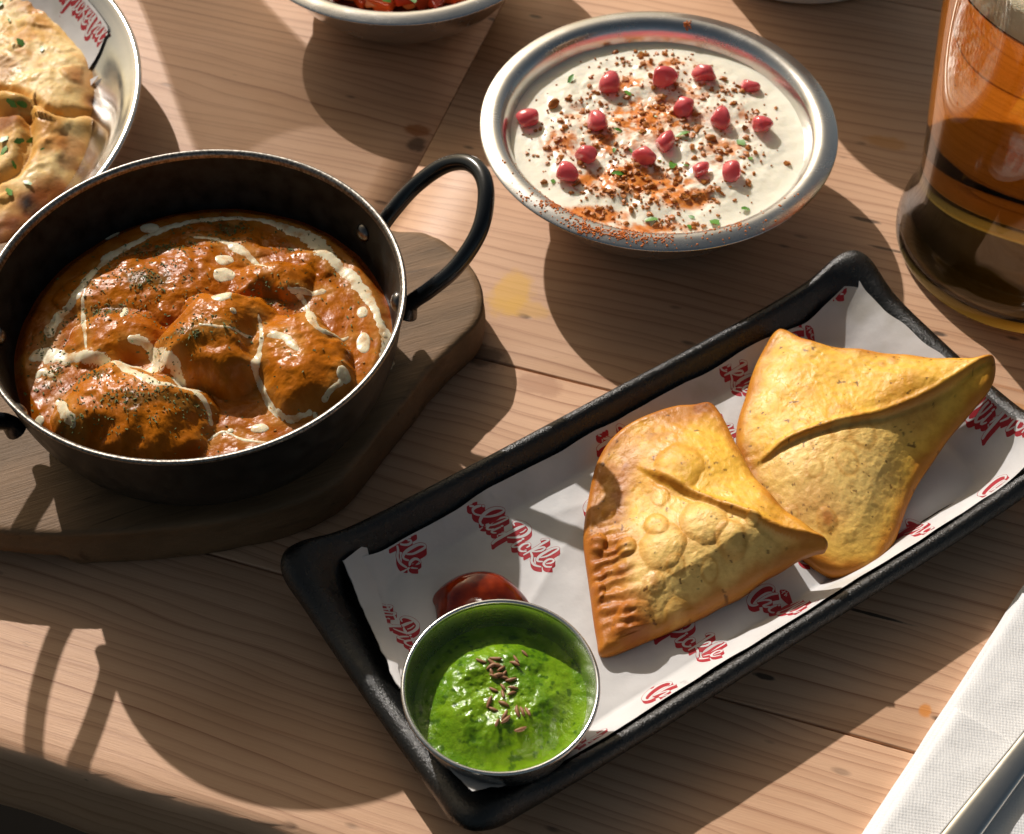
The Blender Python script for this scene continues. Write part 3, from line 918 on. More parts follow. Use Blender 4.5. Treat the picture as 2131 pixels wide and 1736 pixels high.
def aril(seed):
    r_ = random.Random(seed); bm = bmesh.new(); bmesh.ops.create_icosphere(bm, subdivisions=3, radius=1.0)
    planes = [Vector((r_.gauss(0, 1), r_.gauss(0, 1), r_.gauss(0, 1))).normalized() for _ in range(7)]
    for v in bm.verts:
        d_ = v.co.normalized(); k = 1.0
        for p_ in planes:
            c_ = d_.dot(p_)
            if c_ > .66: k = min(k, .70 / c_)
        x = d_.x * k; taper = 1 - .22 * x
        v.co = Vector((d_.x * k * 1.22, d_.y * k * taper, d_.z * k * taper * .92))
    bmesh.ops.smooth_vert(bm, verts=bm.verts, factor=.3, use_axis_x=True, use_axis_y=True, use_axis_z=True)
    me = bpy.data.meshes.new("pomegranate_seed"); bm.to_mesh(me); bm.free()
    me.polygons.foreach_set("use_smooth", np.ones(len(me.polygons), bool)); me.materials.append(MAT['pom']); return me


m = M('pale_kernel', tuple(lin(236, 190, 176)), .5); MAT['kernel'] = m.m
arils = [aril(k) for k in (3, 8, 21, 34)]
KERN = aril(55); KERN.name = 'kernel'; KERN.materials.clear(); KERN.materials.append(MAT['kernel'])
seeds = [(775, 445, .0049, 80, "plump pomegranate seed at the back left of the yogurt, left of three in a row"),
         (1068, 412, .0050, 20, "pomegranate seed at the back of the yogurt, middle one of three in a row"),
         (1280, 390, .0046, -10, "pomegranate seed farthest back in the yogurt, right one of three in a row"),
         (1520, 448, .0042, -40, "dark half sunken pomegranate seed at the back right of the yogurt"),
         (345, 637, .0047, 10, "leftmost pomegranate seed, touching the left wall of the yogurt bowl"),
         (715, 655, .0049, -50, "dark pomegranate seed leaning beside the small green herb left of centre"),
         (1170, 568, .0046, 60, "pomegranate seed behind the centre of the yogurt among brown crumbs"),
         (1362, 632, .0050, 70, "spice dusted pomegranate seed right of the centre of the yogurt"),
         (1590, 668, .0041, 15, "rightmost small pomegranate seed with a shadow on clean yogurt"),
         (1070, 752, .0044, 75, "oval pomegranate seed at the very centre of the yogurt"),
         (655, 824, .0047, -60, "oval pomegranate seed at the middle left of the yogurt, behind the front left one"),
         (962, 832, .0046, -55, "pomegranate seed just in front of the centre one, left of it"),
         (555, 930, .0046, -30, "pomegranate seed nearest the front left of the yogurt"),
         (1258, 897, .0036, 55, "pale translucent pomegranate seed lying on edge at the front right"),
         (1420, 908, .0045, 80, "pomegranate seed at the front right with a long shadow on the yogurt")]
for i, (x, y, r, a, lb) in enumerate(seeds):
    r *= 1.16; p = onto(*z3(x, y + 22), raita_H, RZ - .002, RZ + .006)
    o = bpy.data.objects.new("pomegranate_seed", arils[i % 4]); COL.objects.link(o)
    o.location = (p[0], p[1], p[2] + r * (.50 if i != 3 else .1)); o.scale = (r * 1.03, r * .92, r * .95)
    o.rotation_euler = (rng.uniform(-.5, .5), rng.uniform(-.35, .35), math.radians(a))
    tag(o, lb, "seed", "pomegranate seeds on the yogurt dip")
    kn = bpy.data.objects.new("kernel", KERN); COL.objects.link(kn); kn.parent = o; kn.scale = (.62, .42, .42); kn.location = (.12, 0, -.05)


def crumb_geo(c, r, r_):
    """a lumpy little crumb of 32 faces"""
    a = .5 + math.sqrt(5) / 2
    vv = [(-1, a, 0), (1, a, 0), (-1, -a, 0), (1, -a, 0), (0, -1, a), (0, 1, a), (0, -1, -a), (0, 1, -a), (a, 0, -1), (a, 0, 1), (-a, 0, -1), (-a, 0, 1)]
    ff = [(0, 11, 5), (0, 5, 1), (0, 1, 7), (0, 7, 10), (0, 10, 11), (1, 5, 9), (5, 11, 4), (11, 10, 2), (10, 7, 6), (7, 1, 8), (3, 9, 4), (3, 4, 2), (3, 2, 6), (3, 6, 8), (3, 8, 9), (4, 9, 5), (2, 4, 11), (6, 2, 10), (8, 6, 7), (9, 8, 1)]
    sx_, sy_, sz_ = r_.uniform(.7, 1.3), r_.uniform(.7, 1.2), r_.uniform(.5, .9); an = r_.random() * 6.28
    out = []
    for x, y, z in vv:
        k = r * r_.uniform(.55, 1.3) / 1.9
        x, y, z = x * sx_ * k, y * sy_ * k, z * sz_ * k
        out.append((c[0] + x * math.cos(an) - y * math.sin(an), c[1] + x * math.sin(an) + y * math.cos(an), c[2] + z))
    return out, ff


Vs, Fs = [], []
cnt_ = 0
while cnt_ < 980:
    a = rng.random() * 6.28; r = .060 * math.sqrt(rng.random())
    x, y = RC[0] + r * math.cos(a), RC[1] + r * math.sin(a)
    dn = float(spice_density(np.array([x]), np.array([y]))[0])
    if rng.random() > .015 + .75 * dn * (.25 + .75 * float(sstep(-.2, .3, fbm(np.array([x]), np.array([y]), 150, 2, 8))[0])): continue
    z = float(raita_H(np.array([x]), np.array([y]))[0]); sz = rng.choice([.0004, .0005, .0006, .0006, .0008, .0009, .0012, .0017])
    v_, f_ = crumb_geo((x, y, z + sz * .25), sz, rng); b = len(Vs); Vs += v_; Fs += [tuple(k + b for k in q) for q in f_]; cnt_ += 1
tag(mesh_obj("toasted_crumbs", Vs, Fs, MAT['crumb'], smooth=False), "small toasted brown crumbs scattered over the white yogurt dip", "crumbs", kind="stuff")
for (x, y, r, lb) in ((475, 568, .0034, "round brown crisp crumb at the left of the yogurt, behind the leftmost seed"), (890, 1128, .0027, "brown crisp crumb at the front of the yogurt near the lip"), (1310, 745, .0026, "shiny brown crumb cluster at the right of the yogurt centre")):
    p = onto(*z3(x, y), raita_H, RZ - .002, RZ + .006)
    v_, f_ = crumb_geo((p[0], p[1], p[2] + r * .4), r, random.Random(int(x)))
    o = mesh_obj("crisp_crumb", v_, f_, MAT['crumb']); md = o.modifiers.new("sub", 'SUBSURF'); md.levels = 2; md.render_levels = 2
    tag(o, lb, "crumb", "large crisp crumbs on the yogurt")
# spice grains spilt on the lip
Vs, Fs = [], []


def lip_z(r):
    return .775 * float(np.interp(r / 1.027, [.0648, .0662, .0682, .0706, .0732, .0756, .0768], [.0490, .0528, .0553, .0562, .0558, .0548, .0540]))


def spice_grain(a, r, sz):
    global Vs, Fs
    v_, f_ = crumb_geo((RC[0] + r * math.cos(a), RC[1] + r * math.sin(a), lip_z(r) + sz * .2), sz, rng)
    b = len(Vs); Vs += v_; Fs += [tuple(k + b for k in q) for q in f_]


cl = [(rng.gauss(-1.95, .28), rng.gauss(.0731, .003)) for _ in range(26)]
for _ in range(900):
    ca, cr_ = rng.choice(cl); a = rng.gauss(ca, .035); r = rng.gauss(cr_, .0011)
    if rng.random() < .25: a = rng.gauss(-1.75, .45); r = rng.uniform(.068, .0782)
    if .0675 < r < .0784: spice_grain(a, r, rng.uniform(.00022, .0006))
p = P(*z3(1190, 130), .0430); ca, cr_ = math.atan2(p[1] - RC[1], p[0] - RC[0]), np.hypot(p[0] - RC[0], p[1] - RC[1])
for _ in range(30): spice_grain(rng.gauss(ca, .012), min(.0775, max(.068, rng.gauss(cr_, .0008))), .0006)
tag(mesh_obj("spilt_spice", Vs, Fs, MAT['spice']), "orange spice powder spilt on the front lip of the yogurt bowl", "spice", kind="stuff")


def leaf_mesh(seed, L=1.0, w=.55):
    r_ = random.Random(seed); V_, F_ = [], []
    n = 7; curl = r_.uniform(.1, .5)
    for i in range(n + 1):
        t_ = i / n; ww = w * math.sin(math.pi * (.08 + .88 * t_)) ** .7 * r_.uniform(.75, 1.15)
        z = curl * math.sin(t_ * 3.0) * .4
        for j, sgn in enumerate((-1, 0, 1)):
            V_.append(((t_ - .5) * L * 2, sgn * ww, z + abs(sgn) * .18 * curl * r_.uniform(.3, 1.6)))
    for i in range(n):
        for j in range(2):
            a = i * 3 + j; F_.append((a, a + 3, a + 4, a + 1))
    me = bpy.data.meshes.new("herb_leaf"); me.from_pydata(V_, [], F_); me.polygons.foreach_set("use_smooth", np.ones(len(F_), bool)); me.materials.append(MAT['herb']); me.update(); return me


LEAF = [leaf_mesh(k, 1.0, .4 + .12 * k) for k in range(4)]


def herb_bit(p, size, ang, label, group, tilt=.3):
    o = bpy.data.objects.new("chopped_herb", LEAF[rng.randrange(4)]); COL.objects.link(o)
    o.location = (p[0], p[1], p[2] + size * .2); o.scale = (size, size, size)
    o.rotation_euler = (rng.uniform(-tilt, tilt), rng.uniform(-tilt, tilt), ang)
    tag(o, label, "herb", group); return o


for (x, y, s) in [(940, 290, .0016), (570, 430, .0030), (870, 500, .0024), (820, 700, .0022), (950, 710, .0018), (1165, 725, .0034), (1475, 765, .0026), (1525, 848, .0015), (800, 805, .0014), (885, 805, .0014), (1110, 890, .0030), (1180, 885, .0016), (820, 935, .0030), (510, 855, .0015), (475, 970, .0015), (1000, 1180, .0028), (1335, 1190, .0028), (1210, 1160, .0017), (1500, 1120, .0020), (1040, 860, .0013), (1200, 1215, .0016), (1020, 625, .0012)]:
    herb_bit(onto(*z3(x, y), raita_H, RZ - .002, RZ + .006), s, rng.uniform(0, 6.28), "small chopped green herb scattered on the yogurt dip", "chopped herbs on the yogurt")

# ------------------------------------------------------------------ chopped tomato salad
V_, F_ = lathe(smoothprof([(0, .0285), (.03, .0285), (.0598, .0282)], 4), 64, TC)
m = M("salad_juice", tuple(lin(70, 26, 12)), .2); m.bump(m.noise(200, 3), .4, .002); m.base(m.mix(m.noise(120, 3), tuple(lin(50, 14, 8)), tuple(lin(110, 46, 20))))
tag(mesh_obj("tomato_juice", V_, F_, m.m), "dark red tomato juice at the bottom of the salad in the top steel bowl", "juice")
tm = []
for k in range(5):
    r_ = random.Random(k + 40); bm = bmesh.new(); bmesh.ops.create_cube(bm, size=2.0)
    for v in bm.verts: v.co += Vector((r_.uniform(-.3, .3), r_.uniform(-.3, .3), r_.uniform(-.3, .3)))
    bmesh.ops.bevel(bm, geom=bm.edges[:] + bm.verts[:], offset=.28, segments=3, profile=.6, affect='EDGES')
    me = bpy.data.meshes.new("tomato_dice"); bm.to_mesh(me); bm.free(); me.polygons.foreach_set("use_smooth", np.ones(len(me.polygons), bool)); me.materials.append(MAT['tomato']); tm.append(me)
spots_t = [(775, 8), (830, 18), (880, 12), (925, 22), (800, -8), (855, -14), (905, -6), (945, 4), (760, -20), (830, -36), (880, -40), (930, -30), (720, -8), (965, -16), (700, -30)]
for i, (u, v) in enumerate(spots_t):
    p = P(u, v, .036); s = rng.uniform(.0048, .0066); q = p[:2] - TC; qr = np.hypot(*q)
    if qr > .047: p[:2] = TC + q * (.047 / qr)
    o = bpy.data.objects.new("tomato_dice", tm[i % 5]); COL.objects.link(o)
    o.location = (p[0], p[1], .0335 + rng.uniform(-.001, .004)); o.scale = (s, s * rng.uniform(.8, 1.1), s * .75); o.rotation_euler = (rng.uniform(-.6, .6), rng.uniform(-.6, .6), rng.uniform(0, 3))
    tag(o, "red tomato cube piled in the steel bowl at the top edge", "tomato", "chopped tomato in the top bowl")
for (u, v) in ((800, 4), (735, -2), (860, 2)):
    p = P(u, v, .039); herb_bit((p[0], p[1], .0400), .0035, rng.uniform(0, 6), "pale green leaf among the chopped tomato in the top bowl", "leaves in the tomato bowl")

# ================================================================== naan plate
NC = np.array([-.3086, .5750])
plate = thing("steel_plate", "large round polished steel plate holding naan, cut off at the top left", "plate")
pp = smoothprof([(0, .0055), (.06, .0055), (.098, .0058), (.107, .0075), (.117, .0150), (.1265, .0240), (.1318, .0278), (.1336, .0290), (.1350, .0297), (.1363, .0296), (.1370, .0288), (.1366, .0278), (.1350, .0274), (.1310, .0262), (.1250, .0222), (.115, .0130), (.1055, .0050), (.098, .0030), (.06, .0028), (0, .0028)], 4)
V_, F_ = lathe(pp, 200, NC)
mesh_obj("plate_dish", V_, F_, MAT['plate_steel'], plate)
V_, F_ = lathe([(.09, .0004), (.094, .0002), (.097, .0004), (.0985, .0030), (.0895, .0030), (.09, .0004)], 120, NC)
mesh_obj("foot_ring", V_, F_, MAT['plate_steel'], plate)


def plate_paper_z(x, y):
    r = np.hypot(x - NC[0], y - NC[1])
    return np.interp(r, [0, .098, .107, .117, .1265, .131], [.0055, .0058, .0075, .0150, .0240, .0278]) + .0009 + .0008 * (1 + fbm(x, y, 30, 3, 3)) * .5


pol = []
for k in range(120):
    a = 2 * math.pi * k / 120
    r = .1115 + .006 * math.cos(4 * (a - .2)) + .0025 * math.sin(9 * a)
    if a < 1.05 or a > 5.6: r = .103
    if .30 < a < 1.35: r = .1165
    if .34 < a < 1.6: r = .103 + .0270 * float(sstep(.34, .47, a)) - .0025 * abs(math.sin(3 * a))
    pol.append((NC[0] + r * math.cos(a), NC[1] + r * math.sin(a)))
XYq, Fq, fi = star(np.array(pol), NC, 40, 240)
tag(mesh_obj("plate_liner_paper", np.column_stack([XYq, plate_paper_z(XYq[:, 0], XYq[:, 1])]), Fq, MAT['paper']), "white printed greaseproof paper lining the steel naan plate", "paper")
plate_paper = bpy.data.objects["plate_liner_paper"]

z2 = lambda x, y: (x * .2971, y * .2971)


def naan_piece(pts, cz, label, seed, chars, hump, edge_h=.0045, creases=()):
    ol = np.array([P(*z2(x, y), z)[:2] for x, y, z in pts]); zz = np.array([p[2] for p in pts])
    O = ccw(crom(ol, 8, True)); O = resample(O, 480, True)
    cen = O.mean(0)
    XY_, F_, fi_ = star(O, cen, 150, 480)
    x, y = XY_[:, 0], XY_[:, 1]
    d_, al_, _ = polydist(x, y, O)
    w_ = 1 / (np.hypot(x[:, None] - ol[None, :, 0], y[:, None] - ol[None, :, 1]) ** 2 + 2e-5)
    zb = (w_ * zz).sum(1) / w_.sum(1)
    z = zb + .32 * edge_h * np.sqrt(np.clip(1 - (1 - np.clip(d_ / .0045, 0, 1)) ** 2, 0, 1)) + .35 * edge_h * (1 - np.exp(-d_ / .005))
    puff = fbm(x, y, 38, 4, seed)
    z += (1 - np.exp(-(d_ / .008) ** 2)) * (.0017 * puff + .0013 * fbm(x, y, 130, 3, seed + 4))
    for (u, v, rad_m, h) in hump:
        p = P(*z2(u, v), cz); q = np.hypot(x - p[0], y - p[1]) / rad_m
        z += .38 * h * np.exp(-q * q * 1.2) * (1 - np.exp(-(d_ / .011) ** 2))
    buttery = np.zeros_like(x)
    for cr in creases:                                  # torn and folded seams between the slices
        cp_ = crom(np.array([P(*z2(u, v), cz)[:2] for u, v in cr]), 6)
        cd_, ca_, cs_ = polydist(x, y, cp_, False); cd_ = cd_ + .0012 * fbm(x, y, 140, 3, seed + 17)
        z += .0026 * np.exp(-((cd_ - .007) / .006) ** 2) * (cs_ > 0) - .0042 * np.exp(-(cd_ / .0030) ** 2)
        buttery = np.maximum(buttery, np.exp(-(cd_ / .006) ** 2))
    blis = sstep(.30, .62, fbm(x, y, 95, 2, seed + 30)); z += .0011 * blis * (1 - np.exp(-(d_ / .008) ** 2))
    col = mixc(np.tile(lin(228, 196, 134), (len(x), 1)), lin(212, 162, 84), sstep(-.1, .7, fbm(x, y, 42, 4, seed + 1)))
    col = mixc(col, lin(206, 146, 66), .75 * (1 - sstep(.0005, .007, d_)))
    col = mixc(col, lin(200, 136, 58), .85 * sstep(.05, .5, puff) * sstep(-.1, .5, fbm(x, y, 80, 3, seed + 12)))
    col = mixc(col, lin(190, 124, 54), .6 * blis * sstep(.1, .5, fbm(x, y, 52, 2, seed + 31)))
    col = mixc(col, lin(206, 150, 62), .65 * buttery)
    for (u, v, rad_m, k) in chars:
        p = P(*z2(u, v), cz); q = np.hypot(x - p[0], y - p[1]) / rad_m + .28 * fbm(x, y, 150, 4, seed + 7)
        col = mixc(col, lin(160, 86, 30), (.85 if k > .3 else .55) * (1 - sstep(.5, 1.7 if k > .3 else 1.1, q)))
        col = mixc(col, lin(16, 10, 8), k * (1 - sstep(.40, 1.2, q)))
    V__ = np.column_stack([XY_, z]); V__, F_ = close_bottom(V__, F_, fi_, 480, z[fi_:fi_ + 480] - .0030)
    col = np.vstack([col, np.tile(lin(190, 134, 66), (len(V__) - len(col), 1))])
    o = mesh_obj("naan_bread", V__, F_, MAT['naan'], None, col)
    tag(o, label, "naan")
    return o


naan_piece([(x_, y_, .0095) for x_, y_ in ((-100, -520), (200, -420), (345, -200), (430, 40), (560, 250), (640, 350), (705, 440), (698, 560), (682, 660), (655, 735), (664, 790), (645, 960), (610, 1100), (550, 1240), (475, 1370), (300, 1540), (100, 1690), (-200, 1850), (-600, 1800), (-950, 1400), (-1050, 700), (-900, 50), (-550, -400))], .016,
           "broad flat buttery naan in torn slices with charred blisters on the steel plate", 3,
           [(688, 400, .0066, .92), (672, 655, .0060, .85), (230, 1420, .0082, .98), (390, 1345, .0080, .55), (480, 1110, .0060, .30), (500, 990, .0085, .0), (40, 1640, .0130, .45), (600, 1120, .0042, .75), (330, 1290, .0090, .0), (-20, 470, .0130, .1), (40, 880, .0075, .4), (600, 520, .0100, .0), (200, -20, .012, 0.0), (530, 1290, .0050, .5), (120, 1560, .0060, .4)],
           [(400, 640, .022, .0085), (200, 330, .040, .006), (480, 1000, .028, .007), (270, 1250, .024, .006), (60, 950, .025, .006), (60, 1500, .03, .005), (560, 480, .02, .004)], .0052,
           [[(700, 742), (560, 760), (430, 800), (310, 775), (190, 690), (30, 625), (-250, 600), (-600, 560)], [(-420, 1330), (-150, 1320), (0, 1255), (110, 1190), (185, 1080), (208, 960), (200, 850), (215, 790)], [(-400, 735), (-120, 760), (60, 800), (195, 835)]])
for (x, y, s) in [(85, 30, .0022), (10, 75, .0030), (75, 185, .0020), (160, 345, .0040), (105, 345, .0016), (305, 385, .0030), (100, 760, .0040), (160, 770, .0032), (45, 1018, .0030), (140, 1030, .0036), (225, 1022, .0036), (45, 1100, .0036), (105, 1195, .0026), (205, 1322, .0030), (75, 1388, .0038), (310, 1082, .0014)]:
    p = P(*z2(x, y), .031); herb_bit((p[0], p[1], .0335), s * .8, rng.uniform(0, 6.28), "small chopped green herb stuck to the buttery naan", "chopped herbs on the naan", .4)


def drop_naan_bits():
    """let the herb bits rest on the bread"""
    bpy.context.view_layer.update()
    dg = bpy.context.evaluated_depsgraph_get()
    hosts = [o for o in COL.objects if o.name.startswith("naan_bread")]
    for o in COL.objects:
        if o.name.startswith("chopped_herb") and o.get("group") == "chopped herbs on the naan":
            best = None
            d_ = (o.location - cam.location).normalized()
            for h in hosts:
                ok, loc, nrm, idx = h.ray_cast(cam.location, d_)
                if ok and (best is None or (loc - cam.location).length < (best[0] - cam.location).length): best = (loc, nrm)
            if best is not None:
                o.location = best[0] + best[1] * .0006
                o.rotation_euler = (best[1].to_track_quat('Z', 'Y').to_matrix().to_4x4() @ Matrix.Rotation(o.rotation_euler[2], 4, 'Z')).to_euler()


drop_naan_bits()

# ================================================================== black tray with its paper
TO = np.array([.066, .3505]); TA = math.radians(34)
TU = np.array([math.cos(TA), math.sin(TA)]); TV = np.array([-TU[1], TU[0]])


def t2w(u, v):
    return TO[0] + TU[0] * u + TV[0] * v, TO[1] + TU[1] * u + TV[1] * v


def w2t(x, y):
    return (x - TO[0]) * TU[0] + (y - TO[1]) * TU[1], (x - TO[0]) * TV[0] + (y - TO[1]) * TV[1]


def rrect(hx, hy, rad, nc=16, nsx=60, nsy=28):
    pts = []
    cs = [(hx - rad, hy - rad, 0), (-hx + rad, hy - rad, 90), (-hx + rad, -hy + rad, 180), (hx - rad, -hy + rad, 270)]
    for i, (cx, cy, a0) in enumerate(cs):
        for k in range(nc):
            a = math.radians(a0 + 90 * k / (nc - 1)); pts.append((cx + rad * math.cos(a), cy + rad * math.sin(a)))
        nx = cs[(i + 1) % 4]; a1 = math.radians(a0 + 90)
        pa = np.array(pts[-1]); pb = np.array([nx[0] + rad * math.cos(math.radians(nx[2])), nx[1] + rad * math.sin(math.radians(nx[2]))])
        ns = nsx if i % 2 == 0 else nsy
        for k in range(1, ns + 1): pts.append(tuple(pa + (pb - pa) * k / (ns + 1)))
    return np.array(pts)


ZR0, ZRC = .0230, .0105
rings = [(.104, .0385, .010, .0078, 0), (.1125, .0455, .012, .0080, 0), (.1175, .0495, .013, .0092, 0), (.1235, .0535, .014, .0135, .0), (.1282, .0566, .014, -.0062, .35), (.1308, .0584, .014, -.0028, .8), (.1332, .0600, .014, -.0007, 1), (.1358, .0618, .0145, 0, 1), (.1382, .0636, .015, -.0007, 1), (.1399, .0650, .0155, -.0025, 1), (.1404, .0654, .0155, -.0048, 1), (.1394, .0646, .015, -.0068, .9), (.1355, .0614, .014, -.0105, .7), (.128, .056, .013, .0080, .2), (.1215, .0515, .012, .0020, 0), (.1185, .0490, .011, .0003, 0)]
VV = []; nring = None
for hx, hy, rad, z, fl_ in rings:
    p = rrect(hx, hy, rad); nring = len(p)
    cd = np.hypot(np.abs(p[:, 0]) - hx, np.abs(p[:, 1]) - hy); cw = np.exp(-(cd / .017) ** 2) + .35 * np.exp(-(cd / .04) ** 2)
    sgn = np.sign(p); out_ = sgn / math.sqrt(2)
    p = p + out_ * (.0042 * fl_ * np.exp(-(cd / .014) ** 2))[:, None]
    # long sides bow gently
    zr = ZR0 + ZRC * cw / 1.35
    zz = zr + z if fl_ >= .3 else np.full(nring, z)
    wv_ = .0004 * fbm(p[:, 0], p[:, 1], 45, 2, 9) * fl_
    x, y = t2w(p[:, 0], p[:, 1]); VV.append(np.stack([x, y, zz + wv_], 1))
VV = np.vstack(VV); Ft = []
for i in range(len(rings) - 1):
    for j in range(nring):
        k = (j + 1) % nring
        Ft.append((i * nring + j, (i + 1) * nring + j, (i + 1) * nring + k, i * nring + k)[::-1])
n0 = len(VV); VV = np.vstack([VV, [[TO[0], TO[1], rings[0][3]], [TO[0], TO[1], rings[-1][3]]]])
for j in range(nring):
    k = (j + 1) % nring
    Ft.append((j, k, n0)); Ft.append(((len(rings) - 1) * nring + k, (len(rings) - 1) * nring + j, n0 + 1))
tray = mesh_obj("serving_tray", VV, Ft, MAT['tray'])
bm = bmesh.new(); bm.from_mesh(tray.data); bmesh.ops.recalc_face_normals(bm, faces=bm.faces); bm.to_mesh(tray.data); bm.free()
tag(tray, "long black cast tray with flared corners holding paper, fried pastries and green chutney", "tray")


def paper_z(u, v):
    z = .0090 + .00055 * (1 + fbm(u, v, 26, 3, 12)) + .00025 * fbm(u, v, 90, 2, 4)
    qx, qy = np.clip(np.abs(u) - .1005, 0, 1), np.clip(np.abs(v + .0015) - .0345, 0, 1)
    z = z + (.98 - .18 * np.clip(v / .045, -1, 1)) * np.clip(np.hypot(qx, qy) - .0115, 0, 1)
    for cu, cv, ca, am in ((-.06, .01, .5, .0009), (.02, -.03, 2.2, .0008), (.07, .02, 1.2, .0009), (-.02, .03, 2.9, .0007), (-.09, -.02, 1.9, .0008), (.1, -.01, .3, .0007)):
        ds = (u - cu) * math.sin(ca) - (v - cv) * math.cos(ca); la = (u - cu) * math.cos(ca) + (v - cv) * math.sin(ca)
        z = z + am * np.exp(-np.abs(ds) / .0035) * np.exp(-(la / .03) ** 2)
    z = z + .0016 * np.exp(-((v + .047) / .005) ** 2) * fbm(u, v * 0, 34, 3, 6) * (v < -.03)
    return z


def paper_edges(v):
    return -.1305 - .004 * sstep(-.02, -.045, v) + np.clip(v + .004, 0, 1) * .215 + .0008 * fbm(v, v * 0, 140, 3, 8), .1295 + .0007 * fbm(v, v * 0, 90, 2, 3)


nu, nv = 210, 96
vv_ = np.linspace(-.0580, .0530, nv); PV = []
for v in vv_:
    ul_, ur_ = paper_edges(np.array([v])); us = np.linspace(float(ul_[0]), float(ur_[0]), nu)
    vb = v + (.0015 * fbm(us, us * 0 + v, 40, 2, 5) if v < -.055 or v > .052 else 0)
    if v < -.03:                                   # torn lower end at the near corner
        cut = np.clip((-.112 - us) / .02, 0, 1); vb = vb + cut * (.0005 + .0025 * fbm(us, us * 0, 200, 2, 6)) * sstep(-.03, -.057, v)
    x, y = t2w(us, vb); PV.append(np.stack([x, y, paper_z(us, np.broadcast_to(vb, us.shape))], 1))
PV = np.vstack(PV)
PF = [(i * nu + j, i * nu + j + 1, (i + 1) * nu + j + 1, (i + 1) * nu + j) for i in range(nv - 1) for j in range(nu - 1)]
tpaper = mesh_obj("tray_liner_paper", PV, PF, MAT['paper'])
tag(tpaper, "white greaseproof paper printed with red lettering lining the black tray", "paper")
# the turned-over strip on its short edge
FV, FF = [], []; nfl = 40
for i in range(nfl + 1):
    t_ = i / nfl; v = .0530 - .060 * t_
    ul_ = float(paper_edges(np.array([v]))[0][0]); wd = .0105 * (1 - t_) ** .8 + .0012
    for j in range(7):
        q = j / 6; u = ul_ + wd * q + .0002
        x, y = t2w(u, v + .004 * q * (1 - t_)); z = float(paper_z(np.array([u]), np.array([v]))[0]) + .0004 + .0016 * math.sin(math.pi * min(1, q * .55 + .02)) ** .8 * (1 - .7 * t_)
        FV.append((x, y, z))
FF = [(i * 7 + j, i * 7 + j + 1, (i + 1) * 7 + j + 1, (i + 1) * 7 + j) for i in range(nfl) for j in range(6)]
mesh_obj("folded_edge", FV, FF, MAT['paper'], tpaper)

# ------------------------------------------------------------------ red script lettering: "the Chilli Pickle"
LT = {  # strokes traced letter by letter: points and half width
    'C': ([(690, 95), (712, 40), (650, 0), (540, 12), (420, 70), (310, 160), (255, 250), (262, 312), (320, 335), (400, 318)], [9, 14, 18, 26, 34, 36, 30, 24, 18, 8]),
    'h1': ([(762, 130), (690, 138), (600, 165), (500, 212), (408, 266)], [12, 20, 20, 17, 11]),
    'h2': ([(408, 266), (520, 240), (615, 238), (640, 262), (565, 300), (495, 330), (525, 346), (600, 338)], [8, 12, 16, 14, 16, 16, 13, 9]),
    'i1': ([(722, 308), (640, 340), (585, 380), (600, 418), (650, 430), (720, 428)], [13, 18, 18, 15, 12, 8]),
    'l1': ([(770, 436), (900, 412), (1040, 362), (1130, 308), (1112, 285), (1000, 295), (880, 340), (775, 410), (712, 486), (722, 530), (770, 546), (830, 542)], [8, 12, 16, 14, 13, 18, 22, 24, 22, 18, 13, 9]),
    'l2': ([(830, 545), (950, 530), (1090, 476), (1195, 422), (1188, 400), (1120, 402), (990, 440), (892, 510), (835, 580), (850, 606), (900, 612), (945, 602)], [8, 12, 16, 14, 13, 16, 22, 24, 22, 16, 12, 8]),
    'i2': ([(1065, 573), (985, 608), (918, 642), (932, 666), (990, 670)], [12, 17, 17, 13, 8]),
    'P1': ([(1492, 550), (1400, 582), (1250, 652), (1100, 732), (980, 802), (930, 850)], [12, 26, 28, 28, 26, 20]),
    'P2': ([(1318, 540), (1298, 500), (1340, 470), (1430, 480), (1520, 522), (1586, 590), (1572, 660), (1480, 722), (1350, 748), (1200, 745)], [9, 13, 18, 24, 28, 30, 28, 24, 18, 10]),
    'P3': ([(1150, 662), (1090, 686), (1045, 696)], [10, 13, 9]),
    'P4': ([(1522, 610), (1475, 648), (1420, 668)], [7, 8, 5]),
    'i3': ([(1440, 800), (1345, 850), (1282, 895), (1302, 916), (1390, 914)], [12, 18, 17, 14, 8]),
    'c': ([(1545, 922), (1592, 890), (1570, 852), (1485, 865), (1412, 920), (1402, 962), (1440, 990), (1525, 994)], [10, 14, 15, 17, 20, 19, 15, 9]),
    'k1': ([(1800, 802), (1840, 784), (1912, 786), (1918, 806), (1800, 872), (1650, 962), (1485, 1054)], [9, 12, 15, 17, 19, 16, 8]),
    'k2': ([(1625, 988), (1725, 950), (1830, 922), (1858, 944), (1800, 984), (1705, 1000), (1620, 996)], [9, 14, 15, 15, 15, 12, 8]),
    'k3': ([(1605, 1002), (1634, 1080), (1624, 1160), (1660, 1222), (1720, 1252), (1785, 1268)], [12, 18, 20, 20, 16, 9]),
    'l3': ([(1785, 1106), (1900, 1080), (2030, 1012), (2100, 962), (2080, 936), (1990, 950), (1870, 1010), (1765, 1080), (1722, 1140), (1742, 1170), (1815, 1176)], [9, 13, 16, 15, 14, 18, 22, 22, 20, 15, 9]),
    'e': ([(1890, 1214), (1975, 1204), (2018, 1170), (1990, 1140), (1920, 1142), (1852, 1190), (1842, 1232), (1884, 1270), (1975, 1280)], [8, 12, 14, 15, 17, 19, 18, 15, 8]),
    'd1': ([(762, 308), (778, 304)], [15, 15]), 'd2': ([(1092, 552), (1108, 548)], [15, 15]), 'd3': ([(1462, 777), (1478, 773)], [15, 15])}
